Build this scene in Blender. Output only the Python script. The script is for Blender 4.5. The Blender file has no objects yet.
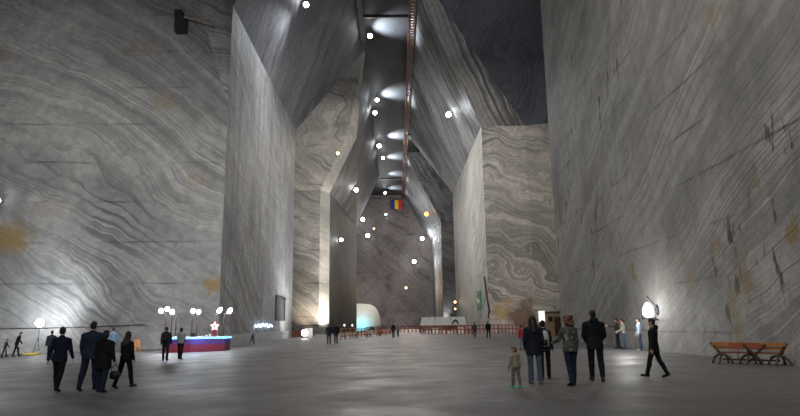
import bpy, bmesh, math, random
from mathutils import Vector, Matrix
from mathutils.bvhtree import BVHTree
random.seed(7)
sc = bpy.context.scene
COL = sc.collection
V = Vector
rad = math.radians

# ------------------------------------------------------------------ camera
F = 600.0; CZ = 1.53; K = 1.02
u = V(((397-400)/F, -(325-208)/F, -1)).normalized()
hz = V((1, 0.013, 0)); hz.z = -(hz.x*u.x + hz.y*u.y)/u.z; hz.normalize()
up = hz.cross(u)
RW = Matrix((hz, u, up))
cam_d = bpy.data.cameras.new('camera'); cam_o = bpy.data.objects.new('camera', cam_d); COL.objects.link(cam_o)
cam_d.sensor_fit = 'HORIZONTAL'; cam_d.sensor_width = 36; cam_d.lens = F/800*36
cam_d.clip_end = 2000; cam_d.clip_start = 0.05
cam_o.matrix_world = Matrix.Translation((0, 0, CZ)) @ RW.to_4x4()
sc.camera = cam_o
ORG = V((0, 0, CZ))
FSL = 0.018            # the floor falls slightly towards the left side of the hall
def fz(x): return FSL*x if x < 0 else 0.0
def ray(px, py): return RW @ V(((px-400)/F, -(py-208)/F, -1))
def G(px, py):
    r = ray(px, py)
    if r.x < 0: t = CZ/(FSL*r.x - r.z)
    else: t = -CZ/r.z
    return ORG + r*t
def at(px, py, y):
    r = ray(px, py); return ORG + r*(y/r.y)
def hgt(px, foot, head):
    g = G(px, foot); return at(px, head, g.y).z - g.z

# ------------------------------------------------------------------ helpers
def srgb(r, g, b):
    f = lambda c: ((c/255+0.055)/1.055)**2.4 if c > 10 else c/255/12.92
    return (f(r), f(g), f(b), 1)
def obj(name, bm, mat, parent=None, smooth=False):
    me = bpy.data.meshes.new(name)
    bmesh.ops.recalc_face_normals(bm, faces=bm.faces[:])
    bm.to_mesh(me); bm.free()
    if smooth:
        for p in me.polygons: p.use_smooth = True
    for m in (mat if isinstance(mat, (list, tuple)) else [mat]): me.materials.append(m)
    o = bpy.data.objects.new(name, me); COL.objects.link(o)
    if parent: o.parent = parent
    return o
def tag(o, label, cat, group=None, kind=None):
    o['label'] = label; o['category'] = cat
    if group: o['group'] = group
    if kind: o['kind'] = kind
    return o
def thing(name, label, cat, loc, rotz=0, group=None):
    o = bpy.data.objects.new(name, None); COL.objects.link(o); o.empty_display_size = .2
    o.location = loc; o.rotation_euler = (0, 0, rotz)
    return tag(o, label, cat, group)
def B(): return bmesh.new()
def box(bm, c, s, rot=None):
    m = Matrix.Translation(c) @ (rot.to_4x4() if rot else Matrix()) @ Matrix.Diagonal((s[0], s[1], s[2], 1))
    return bmesh.ops.create_cube(bm, size=1, matrix=m)
def frame(d):
    d = d.normalized(); a = V((0, 0, 1)) if abs(d.z) < .9 else V((1, 0, 0))
    x = d.cross(a).normalized(); return x, x.cross(d).normalized()
def loft(bm, rings, n=14):
    L = []
    for c, ax, ay in rings:
        L.append([bm.verts.new(c + ax*math.cos(2*math.pi*k/n) + ay*math.sin(2*math.pi*k/n)) for k in range(n)])
    for a, b in zip(L, L[1:]):
        for k in range(n): bm.faces.new((a[k], a[(k+1) % n], b[(k+1) % n], b[k]))
    bm.faces.new(L[0][::-1]); bm.faces.new(L[-1])
def bar(bm, p1, p2, r1, r2=None, n=8):
    r2 = r1 if r2 is None else r2
    p1 = V(p1); p2 = V(p2); x, y = frame(p2-p1)
    loft(bm, [(p1, x*r1, y*r1), (p2, x*r2, y*r2)], n)
def beam(bm, p1, p2, w, h):
    """square bar between two points; w sideways, h the other way"""
    p1 = V(p1); p2 = V(p2); x, y = frame(p2-p1)
    L = [[bm.verts.new(p + x*sx*w/2 + y*sy*h/2) for sx, sy in ((-1, -1), (1, -1), (1, 1), (-1, 1))] for p in (p1, p2)]
    for k in range(4): bm.faces.new((L[0][k], L[0][(k+1) % 4], L[1][(k+1) % 4], L[1][k]))
    bm.faces.new(L[0][::-1]); bm.faces.new(L[1])
def cap(bm, p1, p2, r1, r2, n=10):
    p1 = V(p1); p2 = V(p2); d = (p2-p1)
    if d.length < 1e-5: d = V((0, 0, 1e-4))
    x, y = frame(d); d = d.normalized(); R = []
    for t in (80, 50, 22): R.append((p1 - d*r1*math.sin(rad(t)), x*r1*math.cos(rad(t)), y*r1*math.cos(rad(t))))
    for t in (0, 22, 50, 80): R.append((p2 + d*r2*math.sin(rad(t)), x*r2*math.cos(rad(t)), y*r2*math.cos(rad(t))))
    loft(bm, R, n)
def ell(bm, c, r, rot=None, s=14):
    m = Matrix.Translation(c) @ (rot.to_4x4() if rot else Matrix()) @ Matrix.Diagonal((r[0], r[1], r[2], 1))
    bmesh.ops.create_uvsphere(bm, u_segments=s, v_segments=max(6, s//2+2), radius=1, matrix=m)
def tube(bm, pts, r, n=6):
    pts = [V(p) for p in pts]; R = []
    for i, p in enumerate(pts):
        d = (pts[min(i+1, len(pts)-1)] - pts[max(i-1, 0)])
        x, y = frame(d); R.append((p, x*r, y*r))
    loft(bm, R, n)

# ------------------------------------------------------------------ materials
class NT:
    def __init__(s, name):
        s.m = bpy.data.materials.new(name); s.m.use_nodes = True; s.t = s.m.node_tree; s.t.nodes.clear()
        s.out = s.n('ShaderNodeOutputMaterial'); s.b = s.n('ShaderNodeBsdfPrincipled'); s.l(s.b.outputs[0], s.out.inputs[0])
    def n(s, t, **k):
        x = s.t.nodes.new(t)
        for a, v in k.items(): setattr(x, a, v)
        return x
    def l(s, a, b): s.t.links.new(a, b)
    def put(s, v, i):
        if isinstance(v, bpy.types.NodeSocket): s.l(v, i)
        else: i.default_value = v
    def math(s, op, a, b=0.0, c=0.0, clamp=False):
        x = s.n('ShaderNodeMath', operation=op, use_clamp=clamp); s.put(a, x.inputs[0]); s.put(b, x.inputs[1]); s.put(c, x.inputs[2]); return x.outputs[0]
    def vm(s, op, a, b=(0, 0, 0), sc_=None):
        x = s.n('ShaderNodeVectorMath', operation=op); s.put(a, x.inputs[0]); s.put(b, x.inputs[1])
        if sc_ is not None: s.put(sc_, x.inputs['Scale'])
        return x.outputs['Value'] if op in ('DOT_PRODUCT', 'LENGTH', 'DISTANCE') else x.outputs[0]
    def noise(s, vec=None, scale=1., detail=2., rough=.5, dim='3D', w=None, col=False):
        x = s.n('ShaderNodeTexNoise', noise_dimensions=dim)
        if vec is not None: s.put(vec, x.inputs['Vector'])
        if w is not None: s.put(w, x.inputs['W'])
        x.inputs['Scale'].default_value = scale; x.inputs['Detail'].default_value = detail; x.inputs['Roughness'].default_value = rough
        return x.outputs[1 if col else 0]
    def mr(s, v, a, b, c=0., d=1., clamp=True):
        x = s.n('ShaderNodeMapRange', clamp=clamp); s.put(v, x.inputs[0])
        for i, q in enumerate((a, b, c, d)): s.put(q, x.inputs[i+1])
        return x.outputs[0]
    def mix(s, f, a, b, bt='MIX'):
        x = s.n('ShaderNodeMix', data_type='RGBA', blend_type=bt); s.put(f, x.inputs[0]); s.put(a, x.inputs[6]); s.put(b, x.inputs[7]); return x.outputs[2]
    def bump(s, h, st, dist):
        x = s.n('ShaderNodeBump'); x.inputs['Strength'].default_value = st; x.inputs['Distance'].default_value = dist
        s.l(h, x.inputs['Height']); s.l(x.outputs[0], s.b.inputs['Normal'])
    def pos(s): return s.n('ShaderNodeNewGeometry').outputs['Position']

def simple(name, col, rough=.6, metal=0., var=.15, scale=6., spec=.4):
    t = NT(name); c = t.n('ShaderNodeTexCoord').outputs['Object']
    f = t.mr(t.noise(c, scale, 4, .6), .3, .7)
    a = tuple(max(0, x*(1-var)) for x in col[:3]) + (1,); b = tuple(min(1, x*(1+var)) for x in col[:3]) + (1,)
    t.l(t.mix(f, a, b), t.b.inputs['Base Color']); t.b.inputs['Roughness'].default_value = rough; t.b.inputs['Metallic'].default_value = metal
    t.b.inputs['Specular IOR Level'].default_value = spec
    return t.m
def emis(name, col, st, base=None):
    t = NT(name); t.b.inputs['Base Color'].default_value = base or col
    t.b.inputs['Emission Color'].default_value = col; t.b.inputs['Emission Strength'].default_value = st
    return t.m
def wood(name, c1, c2, scale=3.):
    t = NT(name); c = t.n('ShaderNodeTexCoord').outputs['Object']
    q = t.vm('MULTIPLY', c, (1.0, 9.0, 9.0))
    f = t.mr(t.noise(q, scale, 5, .6), .3, .7)
    t.l(t.mix(f, c1, c2), t.b.inputs['Base Color']); t.b.inputs['Roughness'].default_value = .55
    return t.m

def salt(name, c_lo, c_hi, d, freq, warp, wscale, contrast=(.35, .65), d2=None, cuts=.5, cut_gap=2.5, stains=(), dashes=0., patch=(.35, .65, .35), stain_gen=0., seed=0., vert=0., lines=.62, amin=0.):
    """rock salt: folded strata, horizontal cutting lines, brown iron stains"""
    t = NT(name); P = t.pos()
    Ps = t.vm('ADD', P, (seed*13.7, seed*7.1, seed*3.3))
    w = t.vm('SCALE', t.vm('SUBTRACT', t.noise(Ps, wscale, 2.5, .45, col=True), (.5, .5, .5)), sc_=warp)
    w2 = t.vm('SCALE', t.vm('SUBTRACT', t.noise(Ps, wscale*6, 2, .5, col=True), (.5, .5, .5)), sc_=warp*.13)
    Q = t.vm('ADD', t.vm('ADD', Ps, w), w2)
    s = t.vm('DOT_PRODUCT', Q, d)
    f1 = t.noise(dim='1D', w=s, scale=freq*1.1, detail=4, rough=.68)
    f2 = t.noise(dim='1D', w=t.math('ADD', s, 31.7), scale=freq*2.6, detail=3, rough=.65)
    amp = t.mr(t.noise(Ps, .06, 3, .6), .40, .60, amin, 1.)                       # strata fade in and out
    amp2 = t.mr(t.noise(t.vm('ADD', Ps, (50, 9, 4)), .08, 3, .6), .40, .58, max(.1, amin), 1.)
    thick = t.mr(t.noise(Ps, .35, 2, .5), .3, .7, .02, .075)
    l1 = t.mr(t.math('DIVIDE', t.math('ABSOLUTE', t.math('SUBTRACT', f1, .5)), thick), .35, 1.1, 1., 0.)
    l2 = t.mr(t.math('ABSOLUTE', t.math('SUBTRACT', f2, .5)), .012, .05, 1., 0.)
    band = t.mr(t.noise(dim='1D', w=t.math('ADD', s, 7.7), scale=freq*.55, detail=2, rough=.6), contrast[0], contrast[1], 0., 1.)
    mid = tuple((a+b)/2 for a, b in zip(c_lo, c_hi))
    g = t.noise(Ps, .055, 7, .66)
    col = t.mix(t.mr(g, .36, .62, .75, 0.), c_hi, mid)
    col = t.mix(t.math('MULTIPLY', t.math('MULTIPLY', t.math('SUBTRACT', 1., band), amp2), .55), col, tuple(x*.9 for x in c_lo[:3])+(1,))
    f = t.math('MAXIMUM', t.math('MULTIPLY', l1, amp), t.math('MULTIPLY', t.math('MULTIPLY', l2, amp2), .6))
    f = t.math('MULTIPLY', f, lines)
    col = t.mix(f, col, tuple(x*.55 for x in c_lo[:3])+(1,))
    gp = t.noise(t.vm('ADD', Ps, (3, 80, 21)), .085, 6, .65)
    col = t.mix(t.mr(gp, patch[0]-.02, patch[0]+.10, patch[2]*1.6, 0.), col, tuple(x*.6 for x in c_lo[:3])+(1,))
    sp = t.noise(Ps, 1.1, 8, .75)
    col = t.mix(t.mr(sp, .30, .66, .5, 0.), col, tuple(x*.55 for x in c_lo[:3])+(1,))
    if vert:
        qs = t.vm('MULTIPLY', Ps, (.9, .9, .07)); vn = t.noise(qs, 1., 4, .6)
        col = t.mix(t.mr(vn, .42, .7, 0., vert), col, tuple(x*.55 for x in c_lo[:3])+(1,))
    if dashes:
        dd = V((0, .5, 1)).normalized()
        qv = t.n('ShaderNodeMapping'); qv.inputs['Rotation'].default_value = (rad(-22), 0, 0); qv.inputs['Scale'].default_value = (1, 1.35, .5)
        t.l(Ps, qv.inputs[0])
        dn = t.noise(qv.outputs[0], 1.05, 3, .55)
        ms = t.mr(t.noise(Ps, .11, 2, .5), .5, .6)
        col = t.mix(t.math('MULTIPLY', t.mr(dn, .595, .64, 0., dashes), ms), col, tuple(x*.22 for x in c_lo[:3])+(1,))
    xyz = t.n('ShaderNodeSeparateXYZ'); t.l(P, xyz.inputs[0])
    if cuts:
        zz = t.math('ADD', t.math('DIVIDE', xyz.outputs[2], cut_gap), t.math('MULTIPLY', t.noise(P, .25, 1, .5), .10))
        fr = t.math('ABSOLUTE', t.math('SUBTRACT', t.math('FRACT', zz), .5))
        ln = t.mr(fr, .012, .035, 1., 0.)
        lm = t.mr(t.noise(t.vm('MULTIPLY', Ps, (.13, .13, .6)), 1., 4, .65), .46, .66)
        col = t.mix(t.math('MULTIPLY', t.math('MULTIPLY', ln, lm), cuts), col, tuple(x*.25 for x in c_lo[:3])+(1,))
    if stain_gen:
        qn = t.noise(t.vm('MULTIPLY', Ps, (1., 1., .6)), .22, 4, .6)
        col = t.mix(t.mr(qn, .66, .74, 0., stain_gen), col, (.20, .115, .035, 1))
    wob = t.vm('SCALE', t.vm('SUBTRACT', t.noise(P, .9, 5, .7, col=True), (.5, .5, .5)), sc_=3.0)
    Pw = t.vm('ADD', P, wob)
    for st_ in stains:
        c, r, rz, a = st_[:4]
        q = t.vm('MULTIPLY', t.vm('SUBTRACT', Pw, tuple(c)), (1/r, 1/r, 1/rz))
        k = t.mr(t.vm('LENGTH', q), .55, 1.05, a, 0.)
        k = t.math('MULTIPLY', k, t.mr(t.noise(P, 1.6, 4, .7), .18, .42, .5, 1.))
        col = t.mix(k, col, st_[4] if len(st_) > 4 else (.25, .17, .065, 1))
    t.l(col, t.b.inputs['Base Color']); t.b.inputs['Roughness'].default_value = .62
    t.b.inputs['Specular IOR Level'].default_value = .3
    t.bump(t.math('ADD', t.math('MULTIPLY', sp, .6), t.math('MULTIPLY', f, .25)), .5, .35)
    return t.m

def wx(px, py, y): return at(px, py, y)
# points of stains, measured on each wall
def on_right(px, py):
    # right wall plane through two floor points
    a = V((12.0, 0, 0))*K; b = V((14.8, 55, 0))*K
    nrm = V((b.y-a.y, -(b.x-a.x), 0)); r = ray(px, py); tt = (a-ORG).dot(nrm)/r.dot(nrm); return ORG + r*tt
FY = 59*K
c_grey_lo, c_grey_hi = (.17, .17, .175, 1), (.47, .465, .45, 1)
m_lfront = salt('salt_left_face', (.13, .135, .14, 1), (.46, .455, .44, 1), V((.52, .1, .85)), .42, 11.5, .05, (.36, .62), cuts=.6, cut_gap=4.1, seed=1.3, lines=.72, amin=.05,
                stains=[(at(17, 240, FY), 2.6, 2.2, .9), (at(28, 255, FY), 1.0, 2.2, .85), (at(213, 284, FY), 1.4, .9, .9), (at(50, 212, FY), 3, 1.2, .2), (at(165, 103, FY), 1.6, 1.2, .4), (at(12, 58, FY), 1.8, 1.0, .45), (at(145, 50, FY), 2.6, .8, .25), (at(197, 180, FY), 1.4, 1., .3)])
m_lside = salt('salt_left_side', (.20, .20, .205, 1), (.50, .50, .495, 1), V((.2, .35, .75)), .6, 9, .05, (.3, .7), cuts=.45, cut_gap=4.1, seed=2, vert=.6)
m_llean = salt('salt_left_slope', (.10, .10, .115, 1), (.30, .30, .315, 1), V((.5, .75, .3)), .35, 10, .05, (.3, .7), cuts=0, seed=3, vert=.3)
m_l2front = salt('salt_far_left_face', (.20, .195, .19, 1), (.50, .48, .45, 1), V((.5, .2, .8)), .3, 14, .04, (.34, .66), cuts=.8, cut_gap=8.3, seed=4)
m_l2edge = salt('salt_far_left_lit_edge', (.34, .33, .31, 1), (.62, .60, .56, 1), V((.3, .2, .8)), .3, 9, .05, (.3, .7), cuts=.3, cut_gap=8.3, seed=4, lines=.4)  # paler than the front: brightness of the lit strip put into the colour
m_l2side_shaded = salt('salt_far_left_shaded_side', (.03, .03, .034, 1), (.09, .09, .096, 1), V((.3, .5, .6)), .4, 8, .05, (.3, .7), cuts=.2, cut_gap=8, seed=5, vert=.4)  # shade on this pillar side put into a near-black base colour
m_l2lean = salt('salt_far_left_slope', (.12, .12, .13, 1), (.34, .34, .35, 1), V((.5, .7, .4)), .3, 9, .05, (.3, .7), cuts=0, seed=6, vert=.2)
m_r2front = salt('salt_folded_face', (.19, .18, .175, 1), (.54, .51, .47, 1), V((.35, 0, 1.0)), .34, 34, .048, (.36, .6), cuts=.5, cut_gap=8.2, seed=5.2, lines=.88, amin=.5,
                 stains=[(at(548, 232, 99*K), 1.8, 3.4, .9), (at(501, 312, 99*K), 1.8, 1.6, .75), (at(521, 316, 99*K), 3.0, 2.2, .9, (.085, .05, .035, 1)), (at(508, 302, 99*K), .9, .8, .8), (at(548, 250, 99*K), 2.0, 3.5, .6), (at(527, 303, 99*K), 1.6, 1.2, .7, (.10, .06, .04, 1))])
m_r2side = salt('salt_pale_side', (.30, .295, .28, 1), (.60, .59, .56, 1), V((.2, .45, .8)), .4, 10, .05, (.3, .7), cuts=.55, cut_gap=4.1, seed=8)
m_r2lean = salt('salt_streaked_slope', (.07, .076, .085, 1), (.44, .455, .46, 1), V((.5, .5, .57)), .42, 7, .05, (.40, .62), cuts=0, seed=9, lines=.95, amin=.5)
m_r2hip = salt('salt_striped_slope', (.13, .13, .135, 1), (.48, .475, .46, 1), V((.87, 0, .5)), .30, 5, .06, (.42, .58), cuts=0, seed=10, lines=1., amin=.9)
m_dark = salt('salt_darker_half_slope', (.045, .05, .064, 1), (.105, .113, .135, 1), V((.5, .5, .4)), .3, 9, .05, (.3, .7), cuts=0, seed=11)  # darker, bluer tone for the sloping face beyond the striped half
m_r2turn = salt('salt_darker_face', (.14, .132, .122, 1), (.40, .375, .34, 1), V((.35, 0, 1.0)), .34, 34, .048, (.36, .6), cuts=.5, cut_gap=8.2, seed=5.2, lines=.88, amin=.5,  # same strata as the folded face in a darker tone
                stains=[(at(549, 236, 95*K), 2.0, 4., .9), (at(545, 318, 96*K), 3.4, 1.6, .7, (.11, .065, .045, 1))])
m_right = salt('salt_right_wall', (.17, .168, .162, 1), (.47, .46, .435, 1), V((0, .40, .92)), .5, 3.2, .07, (.30, .6), cuts=.75, cut_gap=2.3, seed=12, dashes=.9, lines=.42,
               stains=[(on_right(633, 271), .55, .75, .9), (on_right(715, 247), .65, .65, .8), (on_right(746, 277), .8, 1.1, .75), (on_right(793, 232), .6, .75, .9), (on_right(735, 318), .8, 1.4, .55), (on_right(757, 185), .3, .25, .7), (on_right(686, 256), .6, .8, .4), (on_right(690, 280), .6, .9, .4), (on_right(640, 150), 1.2, 2., .3), (on_right(715, 15), .9, .7, .4), (on_right(570, 285), 1.4, 2.4, .3)])
m_rlean = salt('salt_right_slope', (.14, .14, .14, 1), (.38, .37, .36, 1), V((0, .5, .8)), .4, 8, .05, cuts=0, seed=13)
m_r3front = salt('salt_far_right_face', (.12, .12, .12, 1), (.34, .33, .32, 1), V((.4, .2, .8)), .3, 9, .05, cuts=.3, cut_gap=8, seed=14)
m_r3side = salt('salt_far_right_side', (.15, .15, .155, 1), (.42, .41, .41, 1), V((.3, .4, .8)), .3, 9, .05, cuts=.3, cut_gap=8, seed=15)
m_back = salt('salt_end_wall', (.11, .09, .095, 1), (.35, .31, .30, 1), V((.7, 0, .7)), .16, 22, .022, (.34, .66), cuts=.6, cut_gap=16, seed=16)

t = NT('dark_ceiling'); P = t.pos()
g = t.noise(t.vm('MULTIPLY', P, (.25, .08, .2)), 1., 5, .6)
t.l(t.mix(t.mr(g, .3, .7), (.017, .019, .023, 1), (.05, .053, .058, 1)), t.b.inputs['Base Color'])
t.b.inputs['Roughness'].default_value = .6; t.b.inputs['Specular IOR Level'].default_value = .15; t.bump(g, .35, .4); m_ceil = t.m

t = NT('paved_floor'); P = t.pos()
br = t.n('ShaderNodeTexBrick'); br.offset = .5
mp = t.n('ShaderNodeMapping'); mp.inputs['Rotation'].default_value = (0, 0, rad(32)); t.l(P, mp.inputs[0]); t.l(mp.outputs[0], br.inputs['Vector'])
br.inputs['Scale'].default_value = 1.; br.inputs['Brick Width'].default_value = 1.2; br.inputs['Row Height'].default_value = .6; br.inputs['Mortar Size'].default_value = .012
br.inputs['Color1'].default_value = (.132, .125, .126, 1); br.inputs['Color2'].default_value = (.162, .153, .153, 1); br.inputs['Mortar'].default_value = (.085, .08, .08, 1)
g = t.noise(P, .16, 5, .6); g2 = t.noise(P, 2.5, 4, .65)
col = t.mix(t.mr(g, .35, .65, .35, 0.), br.outputs[0], (.10, .095, .097, 1))
col = t.mix(t.mr(g2, .5, .75, 0., .3), col, (.20, .19, .188, 1))
t.l(col, t.b.inputs['Base Color'])
t.l(t.mr(t.noise(P, .5, 4, .6), .35, .65, .42, .62), t.b.inputs['Roughness']); t.b.inputs['Specular IOR Level'].default_value = .28
t.bump(t.math('ADD', t.math('MULTIPLY', g2, .6), br.outputs[1]), .22, .03); m_floor = t.m

m_steel = simple('dark_steel', (.06, .06, .065), .45, .7)
m_housing = simple('grey_metal', (.12, .12, .13), .5, .5)
m_redwood = wood('red_brown_wood', (.16, .035, .02, 1), (.33, .085, .045, 1))
m_orangewood = wood('orange_wood', (.30, .10, .02, 1), (.55, .22, .045, 1))
m_catwalk = wood('catwalk_wood', (.10, .04, .025, 1), (.24, .10, .06, 1))
m_darkwood = wood('dark_wood', (.035, .02, .014, 1), (.075, .042, .028, 1))
m_palewood = simple('pale_picket_paint', (.42, .42, .42), .7)
m_canvas = simple('pale_canvas', (.42, .44, .42), .8, var=.1, scale=1.5)
m_white = simple('white_paint', (.68, .68, .66), .6)
m_cream = simple('cream_cloth', (.62, .55, .44), .8)
m_tan = wood('tan_boards', (.30, .20, .12, 1), (.42, .29, .18, 1))
m_post = simple('red_brown_post', (.03, .012, .012), .5)
m_green = simple('green_paint', (.015, .20, .09), .5)
m_black = simple('black_plastic', (.015, .015, .017), .45)
m_yellow = simple('yellow_plastic', (.75, .58, .08), .5)
e_white = emis('white_lamp_glow', (.93, .96, 1, 1), 30)
e_warm = emis('warm_lamp_glow', (1, .66, .30, 1), 3.2)
e_orange = emis('orange_lamp_glow', (1, .40, .11, 1), 2.6)
e_globe = emis('stall_lamp_glow', (.86, .92, 1, 1), 10)
e_blue = emis('blue_light_strip', (.10, .42, 1, 1), 4)
e_neon = emis('pale_blue_neon', (.55, .72, 1, 1), 5)
e_star = emis('pink_white_neon', (1, .72, .66, 1), 6)
e_starred = emis('red_neon', (1, .18, .10, 1), 3)
e_panel = emis('lit_panel', (1, .97, .9, 1), .9)

# ------------------------------------------------------------------ the mine itself
SHELL = []
def shell(name, verts, faces, mats):
    bm = B(); vs = [bm.verts.new(V(v)*K) for v in verts]
    for idx, mi in faces:
        f = bm.faces.new([vs[i] for i in idx]); f.material_index = mi
    o = obj(name, bm, mats); o['kind'] = 'structure'; SHELL.append(o); return o
ZF, ZC = 35.0, 55.5
def pillar(name, xi0, xi1, xo, y0, y1, xt, mats, ly=11.5, base=-1.6):
    # inner edge runs (xi0,y0)-(xi1,y1); above ZF every face leans out into the halls
    v = [(xi0, y0, base), (xi1, y1, base), (xo, y1, base), (xo, y0, base),
         (xi0, y0, ZF), (xi1, y1, ZF), (xo, y1, ZF), (xo, y0, ZF),
         (xt, y0-ly, ZC), (xt, y1+ly, ZC), (xo, y1+ly, ZC), (xo, y0-ly, ZC)]
    f = [((0, 1, 5, 4), 0), ((3, 0, 4, 7), 1), ((1, 2, 6, 5), 1), ((2, 3, 7, 6), 1), ((0, 3, 2, 1), 1),
         ((4, 5, 9, 8), 2), ((7, 4, 8, 11), 3), ((5, 6, 10, 9), 3), ((6, 7, 11, 10), 1), ((8, 9, 10, 11), 2)]
    return shell(name, v, f, mats)
# nearest left pillar: its front corner is chamfered high up
v = [(-17.2, 59, -1.6), (-17.2, 100, -1.6), (-62, 100, -1.6), (-62, 56.5, -1.6),
     (-17.2, 59.3, ZF+.5), (-17.2, 100, ZF), (-62, 100, ZF), (-62, 56.5, 42),
     (-5.7, 59.3, ZC), (-5.7, 111.5, ZC), (-62, 111.5, ZC), (-62, 56, ZC),
     (-17.2, 59, 24), (-21.4, 58.6, 38), (-21.4, 58.4, ZC)]
f = [((0, 1, 5, 4, 12), 0), ((3, 0, 12, 13, 7), 1), ((12, 4, 13), 0), ((1, 2, 6, 5), 1), ((2, 3, 7, 6), 1), ((0, 3, 2, 1), 1),
     ((4, 5, 9, 8), 2), ((13, 4, 8, 14), 2), ((7, 13, 14, 11), 1), ((5, 6, 10, 9), 2), ((6, 7, 11, 10), 1), ((8, 9, 10, 11, 14), 2)]
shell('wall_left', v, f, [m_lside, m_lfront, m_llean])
v = [(-16.7, 150, -1.6), (-13.4, 203, -1.6), (-62, 203, -1.6), (-62, 147, -1.6), (-18.8, 147, -1.6),
     (-16.7, 150, ZF), (-13.4, 203, ZF), (-62, 203, ZF), (-62, 147, ZF), (-18.8, 147, ZF),
     (-5.7, 112, ZC), (-5.7, 214, ZC), (-62, 214, ZC), (-62, 112, ZC), (-9.3, 140.5, 46.5), (-11.3, 138, 46.5)]
f = [((0, 1, 6, 5), 0), ((4, 0, 5, 9), 4), ((3, 4, 9, 8), 1), ((1, 2, 7, 6), 1), ((2, 3, 8, 7), 1), ((0, 4, 3, 2, 1), 1),
     ((5, 6, 14), 2), ((6, 11, 10, 14), 2), ((9, 5, 14, 15), 4), ((15, 14, 10), 4), ((8, 9, 15), 3), ((8, 15, 10, 13), 3), ((6, 7, 12, 11), 3), ((7, 8, 13, 12), 1), ((10, 11, 12, 13), 2)]
shell('wall_left_far', v, f, [m_l2side_shaded, m_l2front, m_l2lean, m_l2front, m_l2edge])
pillar('wall_right', 12.0-.052*25, 14.8, 62, -25, 55, 3.2, [m_right, m_right, m_rlean, m_rlean])
# middle right pillar: pale side, folded front that turns at 22.6
v = [(15, 99, -.5), (15, 153, -.5), (62, 153, -.5), (62, 86, -.5), (22.6, 99, -.5),
     (15, 99, ZF), (15, 153, ZF), (62, 153, ZF), (62, 86, ZF), (22.6, 99, ZF),
     (3.2, 87.5, ZC), (3.2, 164.5, ZC), (62, 164.5, ZC), (62, 70, ZC), (5.0, 86.6, ZC)]
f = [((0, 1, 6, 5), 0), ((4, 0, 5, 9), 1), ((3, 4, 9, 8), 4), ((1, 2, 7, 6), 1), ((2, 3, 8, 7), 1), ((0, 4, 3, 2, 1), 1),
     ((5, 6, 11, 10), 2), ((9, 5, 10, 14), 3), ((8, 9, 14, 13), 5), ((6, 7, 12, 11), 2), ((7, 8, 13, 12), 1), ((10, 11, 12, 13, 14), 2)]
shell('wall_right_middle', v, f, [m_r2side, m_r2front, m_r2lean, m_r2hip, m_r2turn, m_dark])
pillar('wall_right_far', 15, 15, 62, 196, 249, 3.2, [m_r3side, m_r3front, m_r2lean, m_r2lean], base=-.5)
def slab(name, a, b, mat):
    bm = B(); a = V(a)*K; b = V(b)*K; box(bm, (a+b)/2, b-a); o = obj(name, bm, mat); o['kind'] = 'structure'; SHELL.append(o); return o
slab('wall_back', (-62, 248, -2), (62, 252, 60), m_back)
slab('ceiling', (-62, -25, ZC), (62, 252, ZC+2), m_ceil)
bm = B()
for x0, x1 in ((-64, 0), (0, 64)):
    pass
pr = [(-64*K, FSL*-64*K), (0, 0), (64*K, 0), (64*K, -3), (-64*K, -3)]
L = [[bm.verts.new((x, y, z)) for x, z in pr] for y in (-30*K, 254*K)]
for k in range(5): bm.faces.new((L[0][k], L[0][(k+1) % 5], L[1][(k+1) % 5], L[1][k]))
bm.faces.new(L[0]); bm.faces.new(L[1][::-1])
o = obj('floor', bm, m_floor); o['kind'] = 'structure'

vv, ff = [], []
for o in SHELL:
    b0 = len(vv); vv += [v.co.copy() for v in o.data.vertices]; ff += [[i+b0 for i in p.vertices] for p in o.data.polygons]
BV = BVHTree.FromPolygons(vv, ff)
def hit(px, py):
    d = ray(px, py).normalized(); loc, n, i, dist = BV.ray_cast(ORG, d, 1000)
    if n.dot(d) > 0: n = -n
    return loc, n, dist
def light(kind, loc, energy, col, parent=None, target=None, size=.4, cone=150, blend=.6, name='lamp_light'):
    ld = bpy.data.lights.new(name, kind); ld.energy = energy; ld.color = col
    ld.shadow_soft_size = size
    lo = bpy.data.objects.new(name, ld); COL.objects.link(lo); lo.location = loc
    if kind == 'SPOT':
        ld.spot_size = rad(cone); ld.spot_blend = blend
        lo.rotation_euler = (V(target)-V(loc)).to_track_quat('-Z', 'Y').to_euler()
    return lo
WHITE = (.90, .95, 1); WARM = (1, .80, .55); ORANGE = (1, .66, .36)

# ------------------------------------------------------------------ wall floodlights
LIGHTS = 'floodlights on the salt walls'
def wall_lamp(px, py, label, col, e, rpx, kind='white', aim=None, cone=165):
    p, n, dist = hit(px, py); r = max(.12, min(1.0, .85*rpx*dist/F))
    off = r*1.5 + .25
    q = p + n*off
    th = thing('floodlight', label, 'floodlight', p, 0, LIGHTS)
    bm = B(); bar(bm, n*.004, n*off*.7, r*.18); bar(bm, n*.004, n*.1, r*.35); obj('bracket', bm, m_housing, th)
    d = (ORG + V((0, 0, 6)) - q).normalized()
    bm = B(); x, y = frame(d)
    c0 = n*off
    loft(bm, [(c0-d*r*.75, x*r*.5, y*r*.5), (c0-d*r*.3, x*r*1.02, y*r*1.02), (c0+d*r*.1, x*r*1.08, y*r*1.08)], 14); obj('housing', bm, m_housing, th)
    bm = B(); ell(bm, c0+d*r*.25, (r, r, r), s=14)
    obj('lamp_globe', bm, {'white': e_white, 'warm': e_warm, 'orange': e_orange}[kind], th, True)
    tgt = aim if aim is not None else V((0, q.y*.7, 8))
    dd = (V(tgt)-q).normalized()
    if e: light('SPOT', q + dd*(r*1.5+.1) + n*1.0, e, col, None, q+dd*10+n*4, .4, min(cone, 125), .8)
wall_lamp(301, 2, 'bright white floodlight on the slanted left wall at the top of the photo', WHITE, 5000, 3.0, aim=V((-30, 70, 15)))
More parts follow.
